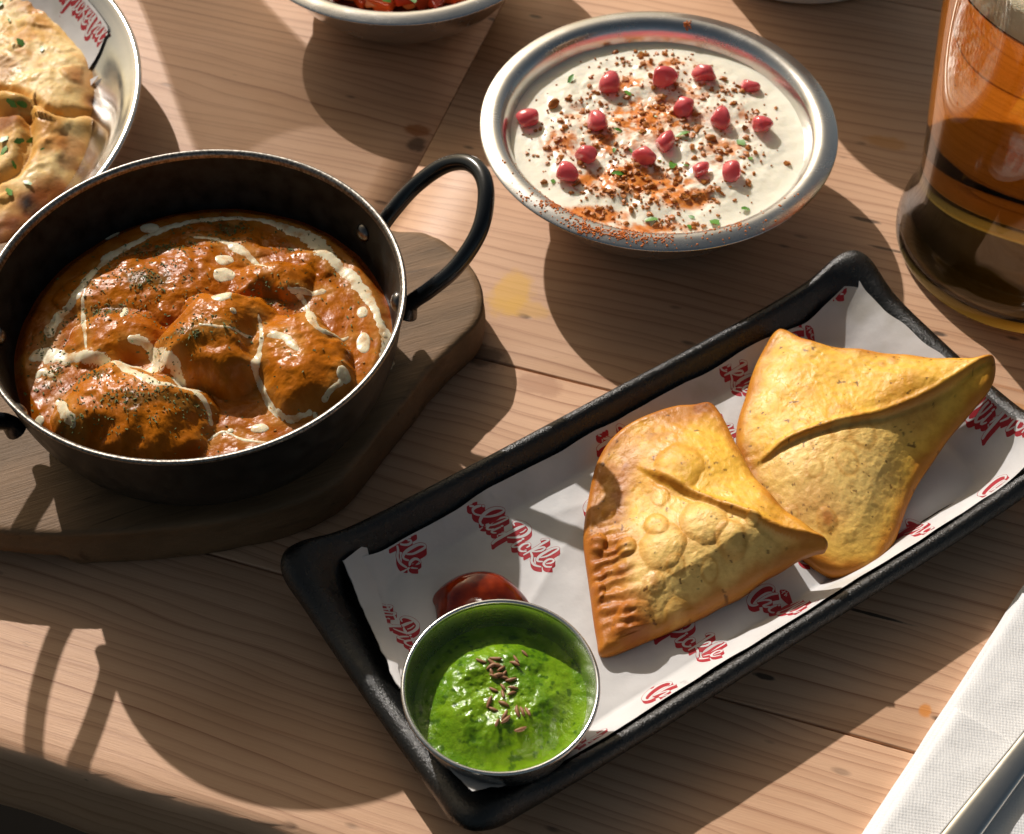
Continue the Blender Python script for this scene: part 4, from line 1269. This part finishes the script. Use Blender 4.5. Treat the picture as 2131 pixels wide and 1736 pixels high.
LT_the = {'t1': ([(905, 78), (870, 100), (842, 124)], [6, 8, 6]), 't2': ([(838, 86), (905, 102)], [5, 5]), 'h': ([(938, 104), (905, 128), (878, 152), (925, 136), (905, 166)], [5, 7, 6, 6, 5]),
          'e': ([(918, 192), (962, 176), (950, 160), (926, 178), (920, 206), (955, 226)], [5, 6, 6, 6, 6, 5])}
TAGP = [(802, 86), (822, 62), (905, 58), (965, 92), (985, 150), (1002, 280), (920, 290), (852, 232), (815, 190)]
_org = None


def trc(x, y):
    p = P((1100 + x * .14077) / 1.2019, (1240 + y * .14077) / 1.2019, .0095)
    return np.array(w2t(p[0], p[1]))


LORG = trc(1250, 650)
sc_ = np.linalg.norm(trc(1350, 650) - trc(1250, 650)) / 100 * .92      # metres per traced px


def stroke_geo(pts, ws, grow, off, lift):
    q = np.array([trc(x + off[0], y + off[1]) - LORG for x, y in pts])
    p = crom(q, 5) if len(q) > 2 else np.linspace(q[0], q[1], 4)
    n = len(p); w = (np.interp(np.linspace(0, 1, n), np.linspace(0, 1, len(ws)), ws) + grow) * sc_
    T = np.gradient(p, axis=0); T /= np.linalg.norm(T, axis=1)[:, None]; N = np.stack([-T[:, 1], T[:, 0]], 1)
    V_ = np.vstack([p + N * w[:, None], p - N * w[:, None]]); F_ = [(i + 1, i, n + i, n + i + 1) for i in range(n - 1)]
    for e_, sg in ((0, -1), (n - 1, 1)):           # round ends
        b = len(V_); k = 6; an = [math.pi * (j / k - .5) for j in range(k + 1)]
        V_ = np.vstack([V_, [p[e_] + w[e_] * (math.cos(a) * T[e_] * sg + math.sin(a) * N[e_] * sg) for a in an]])
        F_.append(tuple(range(b, b + k + 1)))
    return V_, F_, np.full(len(V_), lift)


def logo_geo():
    out = {'red': ([], [], []), 'white': ([], [], [])}

    def add(key, g):
        V0, F0, L0 = out[key]; b = len(V0); V0.extend(g[0].tolist()); L0.extend(list(g[2])); F0.extend([tuple(k + b for k in f_) for f_ in g[1]])
    lay = 0
    for k in range(7):                              # the thick red shadow of the letters
        o_ = (8 * (6 - k) / 6, 80 * (6 - k) / 6)
        for nm, (pt, ws) in LT.items():
            lay += 1; add('red', stroke_geo(pt, ws, 13 if k == 6 else 9, o_, 4e-5 + 1.2e-5 * k + 2.0e-7 * (lay % 40)))
    q = np.array([trc(*p_) - LORG for p_ in TAGP]); add('red', (q, [tuple(range(len(q)))[::-1]], np.full(len(q), 3e-5)))
    for nm, (pt, ws) in LT.items():
        lay += 1; add('white', stroke_geo(pt, ws, 4.5, (0, 0), 1.5e-4 + 3e-7 * (lay % 40)))
    for nm, (pt, ws) in LT_the.items():
        lay += 1; add('white', stroke_geo(pt, ws, 0, (0, 0), 1.5e-4 + 3e-7 * (lay % 40)))
    return {k: (np.array(a), b, np.array(c_)) for k, (a, b, c_) in out.items()}


LG = logo_geo()


def place_logo(pos, parent, to_world, zf, inside, rot=0.0, scale=1.0):
    made = None
    for key, mat, nm in (('red', MAT['red'], "printed_logo"), ('white', MAT['white_print'], "lettering")):
        V_, F_, L_ = LG[key]
        cr, sr = math.cos(rot) * scale, math.sin(rot) * scale
        u = pos[0] + V_[:, 0] * cr - V_[:, 1] * sr; v = pos[1] + V_[:, 0] * sr + V_[:, 1] * cr
        ok = inside(u, v)
        F2 = [f_ for f_ in F_ if all(ok[k] for k in f_)]
        if not F2: continue
        us = sorted({k for f_ in F2 for k in f_}); mp = {k: i for i, k in enumerate(us)}
        x, y = to_world(u[us], v[us])
        o = mesh_obj(nm, np.column_stack([x, y, zf(u[us], v[us]) + L_[us]]), [tuple(mp[k] for k in f_) for f_ in F2], mat, parent if made is None else made, smooth=False)
        if made is None: made = o
    return made


def in_tray_paper(u, v):
    a, b = paper_edges(v)
    fold = np.where((v > -.006) & (v < .056), .0095 * np.clip((v + .006) / .062, 0, 1) ** .8, 0)
    return (u > a + fold + .0006) & (u < b - .0006) & (v > -.0570) & (v < .0524)


for i in range(-3, 6):
    for j in range(-2, 6):
        pos = np.array([-.0556 + .058 * i - .016 * j, .0366 + .0122 * i - .040 * j])
        if -.17 < pos[0] < .17 and -.085 < pos[1] < .085:
            place_logo(pos, tpaper, t2w, paper_z, in_tray_paper)


def in_plate(u, v):
    r = np.hypot(u - NC[0], v - NC[1]); a = np.arctan2(v - NC[1], u - NC[0])
    return (r < .1265) & ((r < .0995) | ((a > .45) & (a < 1.5)))


for (u_, v_, rt) in ((160, 5, math.radians(-62)), (245, 105, math.radians(-66)), (150, 120, math.radians(-62)), (262, 20, math.radians(-62))):
    p = P(u_, v_, .020)
    place_logo(p[:2], plate_paper, lambda a, b: (a, b), plate_paper_z, in_plate, math.radians(34) + rt + math.radians(50))

# ------------------------------------------------------------------ fried pastries
z5 = lambda x, y: (1164.8 + x * .4529, 615.7 + y * .4529)


def pastry(outl, center, bellies, ridge, step, bubbles, crimp, label, seed, brown, pale):
    ol = np.array([P(u, v, z)[:2] for u, v, z in outl]); zz = np.array([q[2] for q in outl])
    O = ccw(crom(ol, 8, True)); O = resample(O, 420, True)
    cen = P(*center)[:2]
    XY_, F_, fi_ = star(O, cen, 125, 420)
    x, y = XY_[:, 0], XY_[:, 1]
    d_, al_, _ = polydist(x, y, O)
    w_ = 1 / (np.hypot(x[:, None] - ol[None, :, 0], y[:, None] - ol[None, :, 1]) ** 2 + 4e-5)
    zb = (w_ * zz).sum(1) / w_.sum(1)
    z = zb + .0030 * np.sqrt(np.clip(1 - (1 - np.clip(d_ / .0030, 0, 1)) ** 2, 0, 1))
    ef = np.clip(d_ / .014, 0, 1) ** .62
    bel = np.zeros_like(x)
    for u, v, sx_, sy_, rot, amp in bellies:
        p = P(u, v, .03); dx, dy = x - p[0], y - p[1]; r = math.radians(rot)
        a = (dx * math.cos(r) + dy * math.sin(r)) / sx_; b = (-dx * math.sin(r) + dy * math.cos(r)) / sy_
        bel = bel + (amp * np.exp(-.5 * (a * a + b * b) ** 1.05)) ** 3
    bel = np.cbrt(bel)
    z = z + .52 * bel * ef
    R_ = crom(np.array([P(u, v, zq)[:2] for u, v, zq in ridge]), 8)
    rd, ra_, rs = polydist(x, y, R_, False)
    inr = sstep(0, .022, ra_) * sstep(0, .003, ra_.max() - ra_ + .002)
    up = np.where(rs > 0, 1, 0)
    over = np.clip(.5 + rs * rd / .0012, 0, 1); over = over * over * (3 - 2 * over)
    fold_amp = step * np.exp(-(rd / .016) ** 2)
    lip = .0008 * np.exp(-((rs * rd - .0014) / .0014) ** 2)
    groove = -.0007 * np.exp(-((rs * rd + .0012) / .0014) ** 2)
    z = z + (over * fold_amp + lip + groove) * inr * np.clip(d_ / .004, 0, 1)
    col = np.tile(lin(232, 180, 64), (len(x), 1))
    n1 = fbm(x, y, 60, 4, seed)
    col = mixc(col, lin(218, 156, 48), sstep(-.1, .6, n1))
    col = mixc(col, lin(238, 202, 124), .85 * sstep(.2, .85, bel / max(1e-6, bel.max())) * (rs < 0) * pale)
    col = mixc(col, lin(176, 100, 24), .8 * (1 - sstep(.0006, .0065, d_ + .0025 * fbm(x, y, 150, 3, seed + 3))))
    col = mixc(col, lin(160, 86, 22), .65 * np.exp(-((rs * rd - .0006) / .0010) ** 2) * inr)
    if crimp:
        c0 = np.array([P(u, v, .014)[:2] for u, v in crimp]); cd_, ca_, _ = polydist(x, y, crom(c0, 8), False)
        cm = 1 - sstep(.010, .0185, cd_); lowc = sstep(.58, .72, ca_ / ca_.max())
        z += cm * (.0001 + .0005 * lowc) * np.sin(ca_ / .0052 * 2 * math.pi + 4.5 * fbm(x, y, 110, 3, 9)) * sstep(0, .004, d_) * sstep(-.4, .3, fbm(x, y, 35, 2, 77))
        col = mixc(col, lin(176, 108, 32), .8 * cm * sstep(-.5, .4, fbm(x, y, 85, 3, seed + 2) + .2))
        col = mixc(col, lin(140, 74, 24), .7 * cm * sstep(.1, .5, fbm(x, y, 120, 3, seed + 8)))
    z += (.00022 * fbm(x, y, 100, 2, seed + 21) + .00024 * fbm(x, y, 480, 3, seed + 33)) * np.clip(d_ / .003, 0, 1)
    for (bx, by, br, bh, bk) in bubbles:
        p = P(*z5(bx, by), .034); r_m = br * .4529 / 1.0 * .000182
        q = np.hypot(x - p[0], (y - p[1]) * .80) / r_m * (1 + .15 * fbm(x, y, 180, 2, int(bx)))
        dome = np.clip(1 - (q * .92) ** 2, 0, 1) ** .85
        z += r_m * bh * 1.9 * dome * np.clip(d_ / .003, 0, 1) 
        col = mixc(col, lin(190, 128, 40), .5 * np.exp(-((q - .98) / .2) ** 2))
        if bk > 0: col = mixc(col, lin(158, 82, 24), bk * (1 - sstep(.3, 1.0, q + .3 * fbm(x, y, 220, 3, 5))))
        else: col = mixc(col, lin(226, 186, 104), .5 * (1 - sstep(.2, 1.0, q)))
    for (u, v, rb, k) in brown:
        p = P(u, v, .025); q = np.hypot(x - p[0], y - p[1]) / rb + .45 * fbm(x, y, 130, 3, seed + 5)
        col = mixc(col, lin(164, 92, 26), k * (1 - sstep(.4, 1.2, q)))
    # spice specks in the dough
    col = mixc(col, lin(84, 50, 22), .8 * sstep(.80, .86, vnoise(x * 900, y * 900, seed + 60)) * sstep(.72, .8, vnoise(x * 310, y * 310, seed + 61)))
    V__ = np.column_stack([XY_, z]); V__, F_ = close_bottom(V__, F_, fi_, 420, np.maximum(.0104, z[fi_:fi_ + 420] - .0032), .992)
    col = np.vstack([col, np.tile(lin(170, 104, 30), (len(V__) - len(col), 1))])
    o = mesh_obj("fried_pastry", V__, F_, MAT['pastry'], None, col)
    return tag(o, label, "pastry", "two fried pastries on the tray")


pastry([(1585, 738, .016), (1612, 697, .018), (1640, 689, .022), (1700, 708, .028), (1800, 728, .030), (1900, 742, .033), (2000, 748, .038), (2056, 736, .042), (2073, 748, .042), (2064, 800, .038), (2000, 885, .024), (1930, 980, .014), (1890, 1050, .012), (1858, 1135, .012), (1818, 1188, .012), (1755, 1204, .013), (1700, 1180, .014), (1640, 1130, .013), (1580, 1060, .012), (1540, 985, .013), (1531, 900, .014), (1550, 830, .014), (1565, 780, .015)],
       (1740, 920, .028), [(1735, 950, .021, .026, -20, .0165), (1860, 840, .026, .016, 30, .010), (1650, 800, .022, .018, 20, .0085), (1790, 1090, .014, .016, 0, .007)],
       [(2070, 742, .044), (2040, 752, .044), (1960, 786, .045), (1860, 817, .045), (1760, 834, .045), (1660, 870, .040), (1600, 917, .033), (1545, 982, .018)][::-1], .0020,
       [(1250, 950, 45, .09, .75), (1300, 560, 70, .022, 0), (1210, 620, 48, .025, 0), (1400, 600, 60, .022, 0), (1480, 480, 34, .05, .3), (1080, 900, 35, .06, .3), (1330, 720, 50, .02, 0), (1180, 740, 40, .022, 0), (1260, 1180, 40, .05, .15), (1000, 830, 30, .06, .3), (1120, 560, 36, .03, 0), (1530, 300, 24, .08, .5), (1480, 310, 18, .08, .5)], None,
       "larger golden fried pastry with folded flap pointing over the tray rim at the right", 5, [(1700, 1030, .012, .35), (1900, 870, .012, .35), (1770, 1190, .012, .5), (2050, 760, .010, .5), (1560, 930, .008, .4)], 1.0)
pastry([(1402, 850, .019), (1440, 846, .020), (1480, 842, .021), (1510, 880, .023), (1548, 955, .026), (1610, 1030, .033), (1680, 1082, .037), (1720, 1108, .038), (1724, 1128, .037), (1692, 1160, .027), (1620, 1205, .015), (1540, 1250, .011), (1450, 1292, .011), (1350, 1335, .011), (1257, 1366, .012), (1240, 1330, .012), (1224, 1220, .012), (1213, 1130, .012), (1222, 1050, .012), (1245, 960, .013), (1290, 900, .016), (1345, 868, .018)],
       (1420, 1110, .028), [(1440, 1150, .022, .021, 20, .0150), (1560, 1130, .020, .016, 25, .0125), (1450, 950, .018, .014, 0, .007), (1340, 1230, .014, .018, 0, .009)],
       [(1305, 955, .022), (1370, 975, .030), (1440, 1002, .036), (1530, 1040, .040), (1620, 1078, .042), (1690, 1100, .042), (1722, 1112, .040)], .0016,
       [(660, 1000, 95, .16, 0), (790, 1088, 62, .24, 0), (480, 1090, 92, .14, 0), (450, 985, 52, .16, 0), (550, 730, 105, .10, .15), (310, 1065, 40, .3, 0), (178, 1022, 44, .4, .2), (440, 1245, 42, .12, .55), (350, 1410, 88, .18, .85), (905, 1290, 46, .22, 0), (825, 1340, 42, .25, 0), (745, 1385, 40, .25, 0), (640, 1385, 52, .2, 0), (560, 1370, 60, .12, 0), (885, 1025, 30, .25, 0), (175, 1240, 38, .3, .3), (980, 1240, 36, .2, 0), (1100, 1200, 30, .18, 0), (230, 880, 30, .2, .2), (540, 1180, 40, .08, 0), (700, 1200, 36, .07, 0), (470, 850, 40, .1, 0)],
       [(1440, 850), (1345, 872), (1290, 905), (1248, 965), (1226, 1050), (1218, 1130), (1228, 1220), (1245, 1330), (1258, 1362)],
       "half moon fried pastry with crimped brown edge and bubbled crust beside the chutney cup", 9, [(1235, 1130, .016, .7), (1240, 1250, .013, .7), (1265, 980, .012, .55), (1320, 1260, .010, .6), (1700, 1120, .008, .6), (1500, 870, .008, .3)], 1.0)

# ------------------------------------------------------------------ chutney cup
CC = np.array([-.0038, .2644])
cup = thing("sauce_cup", "small round steel sauce cup of green chutney at the near end of the tray", "cup")
cb = .0098
cp = smoothprof([(0, cb + .0012), (.018, cb + .0012), (.0215, cb + .0022), (.0240, cb + .0065), (.0268, .0260), (.0295, .0360), (.0312, .0425), (.0318, .0446)], 5)
co = smoothprof([(.0320, .0436), (.0305, .0362), (.0280, .0262), (.0252, cb + .0065), (.0226, cb + .0012), (.020, cb), (0, cb)], 5)
V_, F_ = lathe(np.vstack([cp, co]), 144, CC); n0 = len(cp)
mesh_obj("cup_wall", V_, [q for q in F_ if q[0] // 144 != n0 - 1], MAT['cupsteel'], cup)
V_, F_ = lathe(smoothprof([(.0316, .0440), (.0315, .0448), (.0318, .0455), (.0324, .0458), (.0330, .0454), (.0332, .0446), (.0328, .0438), (.0321, .0434)], 3), 144, CC)
mesh_obj("rolled_rim", V_, F_, MAT['cupsteel'], cup)

z6 = lambda x, y: ((680 + x * .4527) / 1.2019, (1300 + y * .4527) / 1.2019)
HZ = .0342


def chut_H(x, y):
    r = np.hypot(x - CC[0], y - CC[1]); w = 1 - sstep(.012, .0275, r)
    a = P(*z6(1480, 900), .034)
    return HZ + .0062 * w + w * (.0016 * fbm(x, y, 95, 3, 31) + .00055 * fbm(x, y, 330, 3, 12)) + .0002 * fbm(x, y, 500, 2, 3) - .0022 * np.exp(-(((x - a[0]) / .0045) ** 2 + ((y - a[1]) / .0045) ** 2))


rr = .0296 * np.linspace(0, 1, 91)[1:]; th = np.linspace(0, 2 * math.pi, 260, endpoint=False)
XYg = np.vstack([[CC]] + [np.stack([CC[0] + r * np.cos(th), CC[1] + r * np.sin(th)], 1) for r in rr])
xg, yg = XYg[:, 0], XYg[:, 1]
Fg = [(0, 1 + j, 1 + (j + 1) % 260) for j in range(260)]
for i in range(89):
    a = 1 + i * 260; b = a + 260
    Fg += [(a + j, b + j, b + (j + 1) % 260, a + (j + 1) % 260) for j in range(260)]
Cg = mixc(np.tile(lin(116, 152, 20), (len(xg), 1)), lin(86, 126, 10), sstep(-.3, .5, fbm(xg, yg, 120, 4, 5)))
Cg = mixc(Cg, lin(44, 80, 10), .75 * sstep(.36, .58, fbm(xg, yg, 520, 2, 8)))
Cg = mixc(Cg, lin(128, 164, 40), .5 * sstep(.35, .8, fbm(xg, yg, 300, 3, 18)))
gch = mesh_obj("green_chutney", np.column_stack([XYg, chut_H(xg, yg)]), Fg, MAT['chutney'], None, Cg)
tag(gch, "bright green herb chutney with cumin seeds in the small steel cup", "chutney")


def cumin_mesh(seed):
    r_ = random.Random(seed); n = 9; path = [((k / (n - 1) - .5) * 2, .12 * math.sin(k / (n - 1) * math.pi), 0) for k in range(n)]
    rad = [.05 + .26 * math.sin(math.pi * (k + .3) / (n - .4)) ** .8 for k in range(n)]
    V_, F_ = tube(path, rad, 8); me = bpy.data.meshes.new("cumin_seed"); me.from_pydata(V_.tolist(), [], [list(q) for q in F_]); me.polygons.foreach_set("use_smooth", np.ones(len(F_), bool)); me.materials.append(MAT['cumin']); me.update(); return me


CUM = [cumin_mesh(k) for k in range(2)]
for (x, y, a) in [(1235, 768, 10), (1220, 795, 40), (1215, 815, -30), (1245, 812, 20), (1265, 825, -40), (1215, 845, 70), (1225, 868, 20), (1250, 860, -10), (1275, 858, -50), (1285, 880, 15), (1320, 885, -10), (1340, 800, 30), (1348, 772, 60), (1155, 782, 20), (1225, 940, 30), (1275, 930, 60), (1332, 932, 10), (1275, 965, 80), (1325, 963, -25), (1280, 1020, 30), (1200, 1010, -70), (1225, 1050, 25), (1282, 1085, -60), (1245, 1125, -70), (1290, 1105, -40), (1358, 1060, 80), (1380, 1062, 70), (1412, 1062, 65), (1372, 1158, -25), (1395, 742, 50)]:
    p = onto(*z6(x, y), chut_H, HZ - .001, HZ + .009)
    o = bpy.data.objects.new("cumin_seed", CUM[rng.randrange(2)]); COL.objects.link(o)
    s = rng.uniform(.0016, .0023); o.location = (p[0], p[1], p[2] + .0004); o.scale = (s, s * 1.1, s * 1.1); o.rotation_euler = (rng.uniform(0, 6), rng.uniform(-.25, .25), math.radians(-a))
    tag(o, "small brown cumin seed on the green chutney in the steel cup", "seed", "cumin seeds on the green chutney")

# ------------------------------------------------------------------ dark red chutney dollop
do = [(905, 1262, .011), (900, 1240, .011), (925, 1215, .011), (955, 1200, .011), (1000, 1195, .011), (1050, 1205, .011), (1085, 1232, .011), (1105, 1262, .011), (1090, 1300, .011), (1040, 1325, .011), (960, 1325, .011), (915, 1300, .011)]
O = ccw(crom(np.array([P(u, v, z)[:2] for u, v, z in do]), 8, True)); O = resample(O, 160, True)
XY_, F_, fi_ = star(O, P(1000, 1262, .011), 60, 160); d_, _, _ = polydist(XY_[:, 0], XY_[:, 1], O)
pA, pB = P(1010, 1222, .018), P(925, 1250, .014)
hh_ = .0135 * np.exp(-.5 * (((XY_[:, 0] - pA[0]) / .011) ** 2 + ((XY_[:, 1] - pA[1]) / .009) ** 2) ** 1.3) + .006 * np.exp(-.5 * (((XY_[:, 0] - pB[0]) / .006) ** 2 + ((XY_[:, 1] - pB[1]) / .007) ** 2))
Zq = .0092 + np.sqrt(np.clip(1 - (1 - np.clip(d_ / .007, 0, 1)) ** 2, 0, 1)) * (.003 + hh_ * .72) + .0003 * fbm(XY_[:, 0], XY_[:, 1], 130, 3, 6)
Vq, F_ = close_bottom(np.column_stack([XY_, Zq]), F_, fi_, 160, .0088, 1.0)
tag(mesh_obj("red_chutney_dollop", Vq, F_, MAT['tamarind']), "glossy dark red chutney dollop on the paper behind the chutney cup", "chutney")

# ================================================================== beer
def beer_glass(c, R, hgt, level, label, name, flutes=0):
    """R: list of (z, outer radius)"""
    g_ = thing(name, label, "glass")
    zs = np.array([q[0] for q in R]); rs_ = np.array([q[1] for q in R])
    op = crom(np.array([(q[1], q[0]) for q in R]), 5)
    t_ = .0036; base_z = .0045
    ip = [(max(r - t_, .001), z) for r, z in op if z > base_z + .004]
    inner_ = np.array([(ip[-1 - k][0], ip[-1 - k][1]) for k in range(len(ip))])
    r0 = inner_[-1][0]
    bott = np.array([(r0 * .97, base_z + .0025), (r0 * .85, base_z + .0005), (r0 * .5, base_z), (0, base_z - .0006)])
    under = np.array([(0, .0030), (R[0][1] * .55, .0028), (R[0][1] * .80, .0012), (R[0][1] * .92, .0002)])
    rim_ = np.array([(op[-1][0] - .0010, op[-1][1] + .0012), (op[-1][0] - t_ * .5, op[-1][1] + .0016), (op[-1][0] - t_ + .0008, op[-1][1] + .0012)])
    prof = np.vstack([under, op, rim_, inner_, bott]); n = 160
    V_, F_ = lathe(prof, n, c)
    if flutes:
        th_ = np.arctan2(V_[:, 1] - c[1], V_[:, 0] - c[0]); r_ = np.hypot(V_[:, 0] - c[0], V_[:, 1] - c[1])
        k = np.arange(len(V_)) // n; isout = (k >= len(under)) & (k < len(under) + len(op))
        fl_ = np.abs(np.mod(th_ / (2 * math.pi) * flutes + .37, 1.0) - .5) * 2
        amt = .0018 * sstep(1.0, .25, fl_) * sstep(.035, .080, V_[:, 2]) * isout
        f2 = (r_ - amt) / np.maximum(r_, 1e-9)
        V_[:, 0] = c[0] + (V_[:, 0] - c[0]) * f2; V_[:, 1] = c[1] + (V_[:, 1] - c[1]) * f2
    mesh_obj("glass_wall", V_, F_, MAT['glass'], g_)
    bz = [(r + .0002, z) for r, z in inner_[::-1] if z < level]
    lastr = np.interp(level, [q[1] for q in inner_[::-1]], [q[0] for q in inner_[::-1]]) + .0002
    bprof = np.vstack([[(0, base_z - .0008), (r0 * .5, base_z - .0002), (r0 * .85, base_z + .0003), (r0 * .98, base_z + .0023)], bz, [(lastr, level), (lastr * .6, level), (0, level)]])
    V_, F_ = lathe(bprof, 128, c)
    b_ = mesh_obj("beer", V_, F_, MAT['beer'])
    fz = level + .0001
    fp = [(0, fz), (lastr * .6, fz), (lastr - .0002, fz), (lastr - .0001, fz + .004), (lastr - .0001, fz + .012), (lastr * .9, fz + .0145), (lastr * .5, fz + .016), (0, fz + .0165)]
    V_, F_ = lathe(fp, 128, c)
    f_ = mesh_obj("beer_foam", V_, F_, MAT['foam'])
    return g_, b_, f_


GC = np.array([.2287, .5121])
g_, b_, f_ = beer_glass(GC, [(.0004, .0535), (.003, .0562), (.008, .0568), (.014, .0560), (.020, .0538), (.027, .0522), (.036, .0520), (.06, .0540), (.09, .0572), (.12, .0600), (.15, .0620), (.172, .0630)], .172, .146, "heavy clear glass of amber beer with rounded foot at the right edge", "beer_glass", 0)
tag(b_, "amber beer inside the heavy glass at the right edge", "beer"); tag(f_, "cream coloured foam on top of the amber beer", "foam")
# bubbles clinging in the beer
Vb, Fb = [], []
for _ in range(170):
    a = rng.uniform(2.4, 5.2); z = rng.uniform(.025, .14); rr_ = (np.interp(z, [.02, .06, .15], [.047, .049, .057])) * math.sqrt(rng.uniform(.15, .97)); s = rng.uniform(.00018, .00042)
    v_, f2 = crumb_geo((GC[0] + rr_ * math.cos(a), GC[1] + rr_ * math.sin(a), z), s, rng); k = len(Vb); Vb += v_; Fb += [tuple(q + k for q in t_) for t_ in f2]
m = M("bubble_gas", (1, .9, .7), .05); m.b.inputs['Transmission Weight'].default_value = 1.0; m.b.inputs['IOR'].default_value = .75
tag(mesh_obj("beer_bubbles", Vb, Fb, m.m), "tiny bubbles rising in the amber beer", "bubbles", kind="stuff")
# an empty tumbler farther up the table: only its shadow reaches the picture, its tint set for that shadow's depth
m = M("shadow_tinted_glass", (.8, .8, .8), .05); tb = m.n.new('ShaderNodeBsdfTransparent'); tb.inputs[0].default_value = (.765, .74, .71, 1)
mx = m.n.new('ShaderNodeMixShader'); mx.inputs[0].default_value = .06; m.link(tb.outputs[0], mx.inputs[1]); m.link(m.b.outputs[0], mx.inputs[2]); m.link(mx.outputs[0], m.n['Material Output'].inputs['Surface'])
tp = [(.0250, .0004), (.0268, .003), (.0266, .010), (.0262, .03), (.0280, .06), (.0330, .09), (.0390, .12), (.0430, .15), (.0450, .172)]
V_, F_ = lathe(np.vstack([[(0, .0004)], smoothprof(tp, 4), [(.0440, .1728)], smoothprof([(q - .0018, z) for q, z in tp[::-1] if z > .005], 4), [(0, .005)]]), 96, np.array([-.2075, .775]))
tag(mesh_obj("empty_tumbler", V_, F_, m.m), "tall empty glass tumbler beyond the top left edge whose shadow crosses the table", "glass")

# ================================================================== white bowl at the top edge
WC = np.array([.1544, .7411])
V_, F_ = lathe(smoothprof([(0, .0045), (.03, .0046), (.050, .0055), (.0545, .012), (.0600, .050), (.0690, .0985), (.0700, .1000), (.0715, .1002), (.0724, .0990), (.0635, .050), (.0592, .012), (.0582, .0040), (.0560, .0010), (.0500, .0004), (.044, .0010), (.040, .0022), (0, .0022)], 5), 144, WC)
tag(mesh_obj("white_dish", V_, F_, MAT['porcelain']), "white porcelain dish whose base just shows at the top edge above the yogurt", "dish")

# ================================================================== napkin and knife
nd = np.array([.0403, .0539]); nd /= np.linalg.norm(nd); npv = np.array([nd[1], -nd[0]])
N0 = P(1790, 1736, .003)[:2]
nap = thing("paper_napkin", "folded white embossed paper napkin at the bottom right corner", "napkin")


def napkin_layer(s0, s1, w0, w1, z, seed, name, thick=.0009):
    ns, nw = 120, 46; V_ = []
    for i in range(ns):
        s = s0 + (s1 - s0) * i / (ns - 1)
        for j in range(nw):
            q = j / (nw - 1); w = w0 + (w1 - w0) * q + .0006 * float(vnoise(np.array([s * 60]), np.array([seed]), seed)[0]) * (j == 0)
            ed = min(1, (w - w0) / .003)
            V_.append((s, w, z + thick * math.sqrt(max(0, 1 - (1 - ed) ** 2)) - (0 if j else thick * .6)))
    V_ = np.array(V_); V_[:, 2] += .0010 * fbm(V_[:, 0], V_[:, 1], 32, 3, seed) * sstep(w0, w0 + .01, V_[:, 1]) + .0003 * fbm(V_[:, 0], V_[:, 1], 150, 2, seed + 2)
    x = N0[0] + nd[0] * V_[:, 0] + npv[0] * V_[:, 1]; y = N0[1] + nd[1] * V_[:, 0] + npv[1] * V_[:, 1]
    top = np.column_stack([x, y, V_[:, 2]]); n_ = len(top)
    Fq = [(i * nw + j, i * nw + j + 1, (i + 1) * nw + j + 1, (i + 1) * nw + j)[::-1] for i in range(ns - 1) for j in range(nw - 1)]
    low = top.copy(); low[:, 2] = z - thick * .7 if name == "napkin_fold" else .0003
    bd = [i * nw for i in range(ns)] + [(ns - 1) * nw + j for j in range(1, nw)] + [i * nw + nw - 1 for i in range(ns - 2, -1, -1)] + [j for j in range(nw - 2, 0, -1)]
    lb_ = low[bd]; V2 = np.vstack([top, lb_]); k = len(bd)
    for i in range(k):
        a, b = bd[i], bd[(i + 1) % k]; Fq.append((a, b, n_ + (i + 1) % k, n_ + i))
    o = mesh_obj(name, V2, Fq, MAT['napkin'], nap)
    bm_ = bmesh.new(); bm_.from_mesh(o.data); bmesh.ops.recalc_face_normals(bm_, faces=bm_.faces); bm_.to_mesh(o.data); bm_.free()


napkin_layer(-.06, .175, 0.0, .098, .0032, 3, "napkin_base")
napkin_layer(-.06, .120, .0016, .096, .0052, 8, "napkin_fold")
napkin_layer(-.06, .060, .0034, .094, .0070, 15, "napkin_fold")

kd = np.array([.0361, .0402]); kd /= np.linalg.norm(kd); kp = np.array([kd[1], -kd[0]])
K0 = P(1998, 1736, .0125)[:2]
knife = thing("table_knife", "shiny steel cutlery handle lying across the white napkin", "cutlery")


def bar(name, st, zc):
    """st: (along, half width, half thickness)"""
    V_, n = [], 20
    for s, hw, ht in st:
        for j in range(n):
            a = 2 * math.pi * j / n; ca, sa = math.cos(a), math.sin(a)
            w = hw * math.copysign(abs(ca) ** .55, ca); z = ht * math.copysign(abs(sa) ** .8, sa)
            V_.append((K0[0] + kd[0] * s + kp[0] * w, K0[1] + kd[1] * s + kp[1] * w, zc + z))
    F_ = [(i * n + j, i * n + (j + 1) % n, (i + 1) * n + (j + 1) % n, (i + 1) * n + j) for i in range(len(st) - 1) for j in range(n)]
    F_ += [tuple(range(n))[::-1], tuple(range((len(st) - 1) * n, len(st) * n))]
    o = mesh_obj(name, V_, F_, MAT['plate_steel'], knife)
    bm_ = bmesh.new(); bm_.from_mesh(o.data); bmesh.ops.recalc_face_normals(bm_, faces=bm_.faces); bm_.to_mesh(o.data); bm_.free()


hs = np.linspace(-.045, .075, 26)
bar("handle", [(s, .0058 - .0014 * sstep(-.03, .07, s) if s > -.043 else .004, .0022 if s > -.043 else .0012) for s in hs], .0112)
bar("blade", [(s, .0078 + .002 * math.sin((s - .0745) / .1 * math.pi) if s < .168 else .002, .0008) for s in np.linspace(.0745, .170, 20)], .0112)
